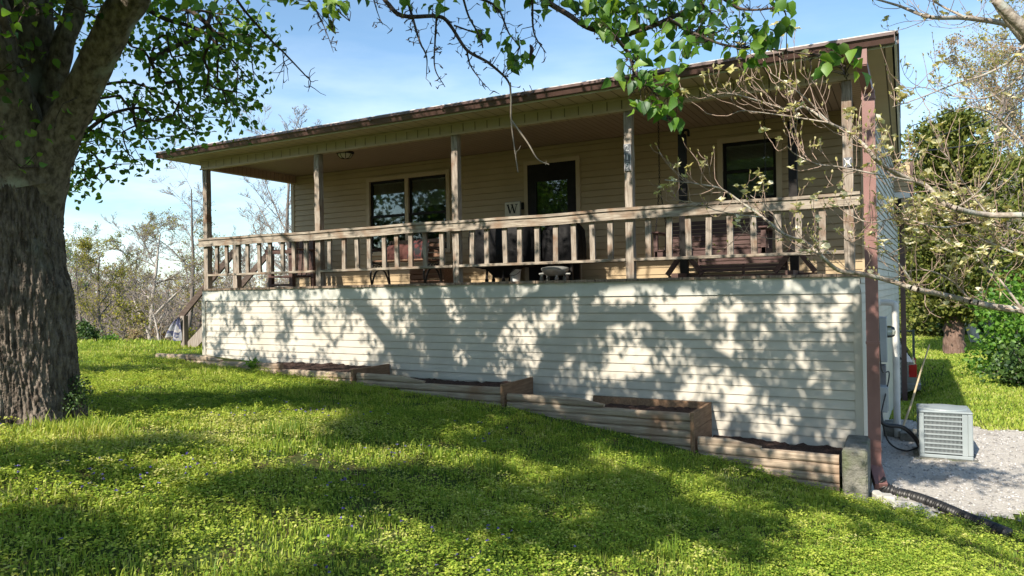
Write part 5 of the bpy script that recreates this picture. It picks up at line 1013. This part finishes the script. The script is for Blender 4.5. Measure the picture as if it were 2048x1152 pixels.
# right of the house
def cedar(base, h, r, seed, label, dens=1.0, low=.12):
    base = np.array(base, float); root = empty('cedar_tree', base, label, 'tree'); g = np.random.default_rng(seed); C = []; D = []; sg = []
    V, F, _, _ = rough_tube([base+[0, 0, -.1], base+[.05, 0, h*.3], base+[0, 0, h*.65], base+[0, 0, h*.97]], [.3, .24, .13, .03], n=16, amp=.12); obj_arr('trunk', V, F, M['cedar_bark'], root, smooth=True)
    for _ in range(int(230*dens)):
        t = g.uniform(low, 1)**.9; z = h*t; a = g.uniform(0, 6.28); rr = r*(math.sin(math.pi*min(1, (1-t)*.9+.12))**.75)*g.uniform(.55, 1.12); d_ = np.array([math.cos(a), math.sin(a), g.uniform(-.1, .35)]); p0 = base+[0, 0, z*.95]; p1 = p0+d_*rr; sg.append((p0, p1, .03, .008))
        for u in np.linspace(.35, 1.05, 7):
            c_ = p0+(p1-p0)*u; k = 16; C.append(c_+g.normal(size=(k, 3))*np.array([.22, .22, .13])*(.6+.5*u)); D.append(np.tile(d_*.6+np.array([0, 0, .5]), (k, 1)))
    V, F = segmesh(sg, 4); obj_arr('branches', V, F, M['cedar_bark'], root)
    C = np.concatenate(C); D = np.concatenate(D); V, F, v = leaves(C, g.uniform(.09, .2, len(C)), wid=.5, droop=.0, dirs=D*1.0); obj_arr('crown', V, F, M['olive'], root, var=v)
M['cedar_bark'] = mat('cedar_bark', (.10, .06, .045), (.22, .15, .12), 9, (4, 4, .4), rough=.95, bump=.6)
cedar(base_at(1905, 23), 7.9, 1.55, 31, 'olive cedar tree standing alone with a reddish trunk behind the drive', 1.1)
cedar(base_at(2075, 30), 7.2, 2.2, 32, 'dark cedar tree partly cut off at the right edge', 1.0)
cedar(base_at(1850, 33), 6.4, 1.9, 33, 'cedar tree low behind the lone cedar, close to the house wall', .9, .02)
cedar(base_at(1985, 36), 6.2, 2.6, 34, 'wide dark cedar tree in the gap right of the lone cedar', 1.0, .02)
tree('budding_tree', base_at(2010, 34), 13.2, .22, 35, 'tall pale budding tree with peach and green tips above the cedars', 'peach', 2, .10, spread=.5, keep=.8)
tree('budding_tree', base_at(2100, 40), 15.5, .24, 36, 'tall light green budding tree at the right edge', 'bud', 2, .12, spread=.5, keep=.8)
tree('budding_tree', base_at(1940, 44), 11.5, .16, 37, 'slender hazy budding tree behind the lone cedar', 'fresh', 1, .09, spread=.45, keep=.6)
tree('pale_tree', base_at(1952, 26), 5.6, .17, 38, 'leaning pale barked tree with two stems right of the lone cedar', None, bark='pale_bark', lean=(-.3, 0), spread=.5, lv=3)
tree('pale_tree', base_at(1978, 27), 5.6, .16, 39, 'upright grey barked tree next to the leaning pale tree', None, bark='grey_bark', lean=(.05, 0), spread=.5, lv=3)
def bush(base, w_, h_, n, m_, label, seed, ls=(.07, .13), name='green_bush'):
    base = np.array(base, float); g = np.random.default_rng(seed); root = empty(name, base, label, 'bush'); K = 46; kc = g.normal(size=(K, 3)); kc = unit(kc)*g.uniform(.3, 1, (K, 1)); kc[:, 2] = np.abs(kc[:, 2])
    cc = base+kc*np.array([w_, w_, h_])+[0, 0, .12]; sg = [(base, c, .022*min(1, w_), .005*min(1, w_)) for c in cc]; V, F = segmesh(sg, 4); obj_arr('stems', V, F, M['grey_bark'], root)
    C = cc[g.integers(0, K, n)]+g.normal(size=(n, 3))*w_*.17; C[:, 2] = np.maximum(C[:, 2], base[2]+.05); V, F, v = leaves(C, g.uniform(*ls, n), droop=.2, wid=.75); obj_arr('foliage', V, F, M[m_], root, var=v)
bush(base_at(2040, 17.5), 1.1, 2.6, 4200, 'fresh', 'bright green leafy bush at the right edge of the lawn', 41)
bush(base_at(2075, 15.5), .9, 1.0, 1800, 'shrub', 'dark low shrub at the foot of the bright green bush', 42)
for k, (x, d, lab) in enumerate(((1845, 31, 'low olive hedge shrub behind the chain link fence'), (1930, 30, 'brown green shrub under the two pale trees'), (1995, 29, 'dark green shrub left of the bright bush'))): bush(base_at(x, d), 1.3, 1.5, 1500, ('olive', 'shrub', 'shrub')[k], lab, 50+k, (.1, .2), 'hedge_shrub')
# suckers at the foot of the old trunk
q = np.array([T0[0]+.44, T0[1]+.22, 0]); q[2] = gz(q[0], q[1])
bush(q, .14, .26, 900, 'shrub', 'little leafy suckers growing against the foot of the old trunk', 60, (.012, .026), 'sucker_shoots')
q = onY(505, 738, -.86); q[2] = gz(q[0], q[1]); V, F, v = leaves(q+rng.normal(size=(60, 3))*[.06, .05, .05]+[0, 0, .1], rng.uniform(.05, .1, 60), droop=-.4, wid=.45); wd = empty('weed', q, 'leafy green weed sprouting before the highest timber bed', 'plant'); obj_arr('weed_leaves', V, F, M['fresh'], wd, var=v); V, F = segmesh([(q, q+np.array([math.cos(k), math.sin(k), 1.6])*.06, .003, .002) for k in range(7)], 4); obj_arr('stems', V, F, M['fresh'], wd)
# ------------------------------------------------------------------ lawn: blades, ground ivy, violets
M['grass'] = leafmat('grass_blades', [(.08, .16, .025), (.22, .34, .045), (.42, .50, .08), (.58, .54, .23)], trans=.42, gloss=.012)
M['ivy'] = leafmat('ground_ivy', [(.105, .21, .03), (.29, .42, .055), (.51, .59, .10), (.64, .63, .26)], trans=.38, gloss=.012)
M['violet'] = leafmat('violet_petals', [(.09, .06, .32), (.14, .10, .45), (.22, .17, .55), (.3, .26, .6)], trans=.3, gloss=.02)
M['thatch'] = leafmat('dry_bits', [(.16, .10, .05), (.24, .17, .09), (.32, .25, .14)], trans=.2, gloss=.02)
def allowed(x, y):
    a = ~((x > -.3) & (x < 10.82) & (y > -.90) & (y < HB)); a &= ~((x > 10.4) & (gravel_in(x, y) > -.02+.25*rng.normal(size=x.shape)*.35)); a &= np.hypot(x-T0[0], y-T0[1]) > .50+.16*(.5+.5*vnoise(x, y, 5, 91))
    return a
def scatter(n, x0, x1, y0, y1, dmin, dmax, ref, pw=1.4, xl=-260, xr=2300):
    out = []; tot = 0
    while tot < n:
        x = rng.uniform(x0, x1, 400000); y = rng.uniform(y0, y1, 400000); P = np.stack([x, y, gz(x, y)], -1); X, Y, d = pj(P)
        k = (d > dmin) & (d < dmax) & (X > xl) & (X < xr) & (Y < 1420) & allowed(x, y) & (rng.random(len(x)) < np.minimum(1, (ref/np.maximum(d, .1))**pw))
        out.append(P[k]); tot += k.sum()
        if k.sum() < 50: break
    return np.concatenate(out)[:n]
def blades(P, h, w_, lean=.45):
    n = len(P); a = rng.uniform(0, 6.283, n); s = np.stack([np.cos(a), np.sin(a), np.zeros(n)], -1); t = np.stack([-np.sin(a), np.cos(a), np.zeros(n)], -1)*rng.normal(0, lean, n)[:, None]; h = h[:, None]; w_ = np.broadcast_to(w_, (n,))[:, None]; z = np.array([[0, 0, 1.]])
    m_ = P+t*h*.35+z*h*.6; e = P+t*h*1.1+z*h*(1-.12*np.abs(rng.normal(size=(n, 1))))
    V = np.stack([P-s*w_/2, P+s*w_/2, m_-s*w_*.4, m_+s*w_*.4, e], 1).reshape(-1, 3); F = (np.arange(n)[:, None, None]*5+np.array([(0, 1, 3), (0, 3, 2), (2, 3, 4)])[None]).reshape(-1, 3)
    return V, F
patch = lambda P: vnoise(P[:, 0], P[:, 1], 1.6, 21)*.5+vnoise(P[:, 0], P[:, 1], 4.2, 22)*.5
P = scatter(290000, -7, 15, -8.5, 3, 2.5, 17, 5.5); pn = patch(P); P = np.concatenate([P, scatter(45000, -12, 8, -10, 3, 2.5, 18, 5.5, xl=-1500, xr=-260), scatter(20000, 11, 19, -8, 3, 2, 14, 5.5, xl=2300, xr=3200)]); pn = patch(P); keep_ = vnoise(P[:, 0], P[:, 1], 9, 24)+.6*vnoise(P[:, 0], P[:, 1], 21, 25)+rng.normal(0, .55, len(P)) > -.42; P = P[keep_]; pn = pn[keep_]; hgt = np.clip(.034+.020*pn+.012*vnoise(P[:, 0], P[:, 1], 8, 26)+rng.normal(0, .016, len(P)), .012, .15)
tall = vnoise(P[:, 0], P[:, 1], 2.3, 33) > 1.05; hgt = np.where(tall, hgt*1.9, hgt); d = pj(P)[2]
V1, F1 = blades(P, hgt, .0045+.0006*d); v1 = np.clip(.45+.28*pn+rng.normal(0, .2, len(P)), 0, 1)
# mounds of ground ivy and chickweed
MO = scatter(3600, -5, 14, -8.3, -.9, 2.5, 12, 5.5); MO = MO[vnoise(MO[:, 0], MO[:, 1], 1.3, 61)+rng.normal(0, .35, len(MO)) > -.1]; nm = len(MO); mk = 62; mr_ = rng.uniform(.03, .13, nm); mh = mr_*rng.uniform(.45, .9, nm)
u_ = rng.normal(size=(nm, mk, 2))*.6; rr_ = np.linalg.norm(u_, axis=2); MC = MO[:, None, :]+np.concatenate([u_*mr_[:, None, None], (np.exp(-rr_**2)*mh[:, None]+.012+rng.uniform(0, .02, (nm, mk)))[..., None]], 2); MV = np.clip(.48+rng.normal(0, .2, nm), 0, 1)
# longer tufts
cs = np.array([onZ(x, y, -1.2) for x, y in ((560, 850), (580, 845), (545, 855), (600, 850), (660, 855))]+[(rng.uniform(0, 12), rng.uniform(-7, -1.5), 0) for _ in range(24)]); T = np.repeat(cs, 60, 0)+rng.normal(size=(len(cs)*60, 3))*.09; T[:, 2] = gz(T[:, 0], T[:, 1]); T = T[allowed(T[:, 0], T[:, 1])]
V2, F2 = blades(T, rng.uniform(.07, .20, len(T)), .006, .35); v2 = rng.uniform(0, .5, len(T))
P3 = scatter(90000, 9, 34, 3, 34, 8, 45, 14, 1.6); d = pj(P3)[2]; V3, F3 = blades(P3, rng.uniform(.03, .07, len(P3)), .006+.0013*d); v3 = np.clip(.55+.2*patch(P3)+rng.normal(0, .18, len(P3)), 0, 1)
P4 = scatter(30000, -30, 2, 1, 16, 10, 32, 14, 1.2); d = pj(P4)[2]; V4, F4 = blades(P4, rng.uniform(.05, .14, len(P4)), .008+.001*d); v4 = np.clip(.5+.2*patch(P4)+rng.normal(0, .18, len(P4)), 0, 1)
V, F, v = cat([(V1, F1, np.repeat(v1, 5)), (V2, F2, np.repeat(v2, 5)), (V3, F3, np.repeat(v3, 5)), (V4, F4, np.repeat(v4, 5))])
tag(obj_arr('grass', V, F, M['grass'], var=v), 'spring grass covering the sloping lawn', kind='stuff')
# ground ivy and chickweed: rosettes of small round leaves in patches
P = scatter(60000, -5, 14, -8.5, -.6, 2.5, 13, 5.5); pn = vnoise(P[:, 0], P[:, 1], 1.9, 41)*.6+vnoise(P[:, 0], P[:, 1], 6, 42)*.4; P = P[pn+rng.normal(0, .35, len(P)) > .0]; k = 6; n = len(P)
C = np.repeat(P, k, 0)+np.concatenate([rng.normal(size=(n*k, 2))*.022, np.abs(rng.normal(size=(n*k, 1)))*.022+.018], 1); D = np.concatenate([rng.normal(size=(n*k, 2)), rng.uniform(-.2, .35, (n*k, 1))], 1)
pv = np.clip(.5+.35*vnoise(P[:, 0], P[:, 1], 1.1, 43)+rng.normal(0, .12, n), 0, 1)
V, F, v = dleaves(C, rng.uniform(.009, .021, n*k), D, 1.0, .12, .0); v = np.clip(np.repeat(pv, k*7)+np.repeat(rng.normal(0, .13, n*k), 7), 0, 1)
MCf = MC.reshape(-1, 3); DM = np.concatenate([rng.normal(size=(len(MCf), 2)), rng.uniform(-.3, .5, (len(MCf), 1))], 1); VM, FM, vm = dleaves(MCf, rng.uniform(.008, .020, len(MCf)), DM, .95, .15, .05); vm = np.clip(np.repeat(MV, mk*7)+np.repeat(rng.normal(0, .12, len(MCf)), 7), 0, 1); V, F, v = cat([(V, F, v), (VM, FM, vm)])
tag(obj_arr('ground_ivy', V, F, M['ivy'], var=v), 'low yellow green ground cover spread through the lawn', kind='stuff')
cs = [(rng.uniform(3, 12), rng.uniform(-7.6, -2.2)) for _ in range(26)]+[tuple(onZ(x, y, -1.3)[:2]) for x, y in ((200, 990), (180, 1010), (270, 1005), (130, 1030), (760, 1110), (730, 1108), (610, 830), (640, 832), (800, 890), (720, 985), (1500, 1105), (1560, 1110))]
pts = np.concatenate([np.array(c)+rng.normal(size=(rng.integers(3, 11), 2))*.15 for c in cs]); n = len(pts); C = np.concatenate([pts, (gz(pts[:, 0], pts[:, 1])+rng.uniform(.05, .09, n))[:, None]], 1)
C = C[allowed(C[:, 0], C[:, 1])]; n = len(C); C = np.repeat(C, 5, 0); D = rng.normal(size=(n*5, 3)); D[:, 2] = np.abs(D[:, 2])*.5+.2; V, F, v = dleaves(C, rng.uniform(.010, .018, n*5), D, .75); tag(obj_arr('violets', V, F, M['violet'], var=v), 'small wild violets dotted through the lawn', kind='stuff')
P = scatter(9000, -3, 15, -8.5, -.5, 2.5, 14, 5.5); kk = vnoise(P[:, 0], P[:, 1], 1.4, 71)+(P[:, 0] > 10.5)*.8+rng.normal(0, .4, len(P)) > .1; P = P[kk]; P[:, 2] += rng.uniform(.01, .04, len(P)); D = rng.normal(size=(len(P), 3)); D[:, 2] *= .2; V, F, v = dleaves(P, rng.uniform(.012, .04, len(P)), D, .3, .05); tag(obj_arr('dry_litter', V, F, M['thatch'], var=v), 'dry brown bits scattered in the lawn', kind='stuff')
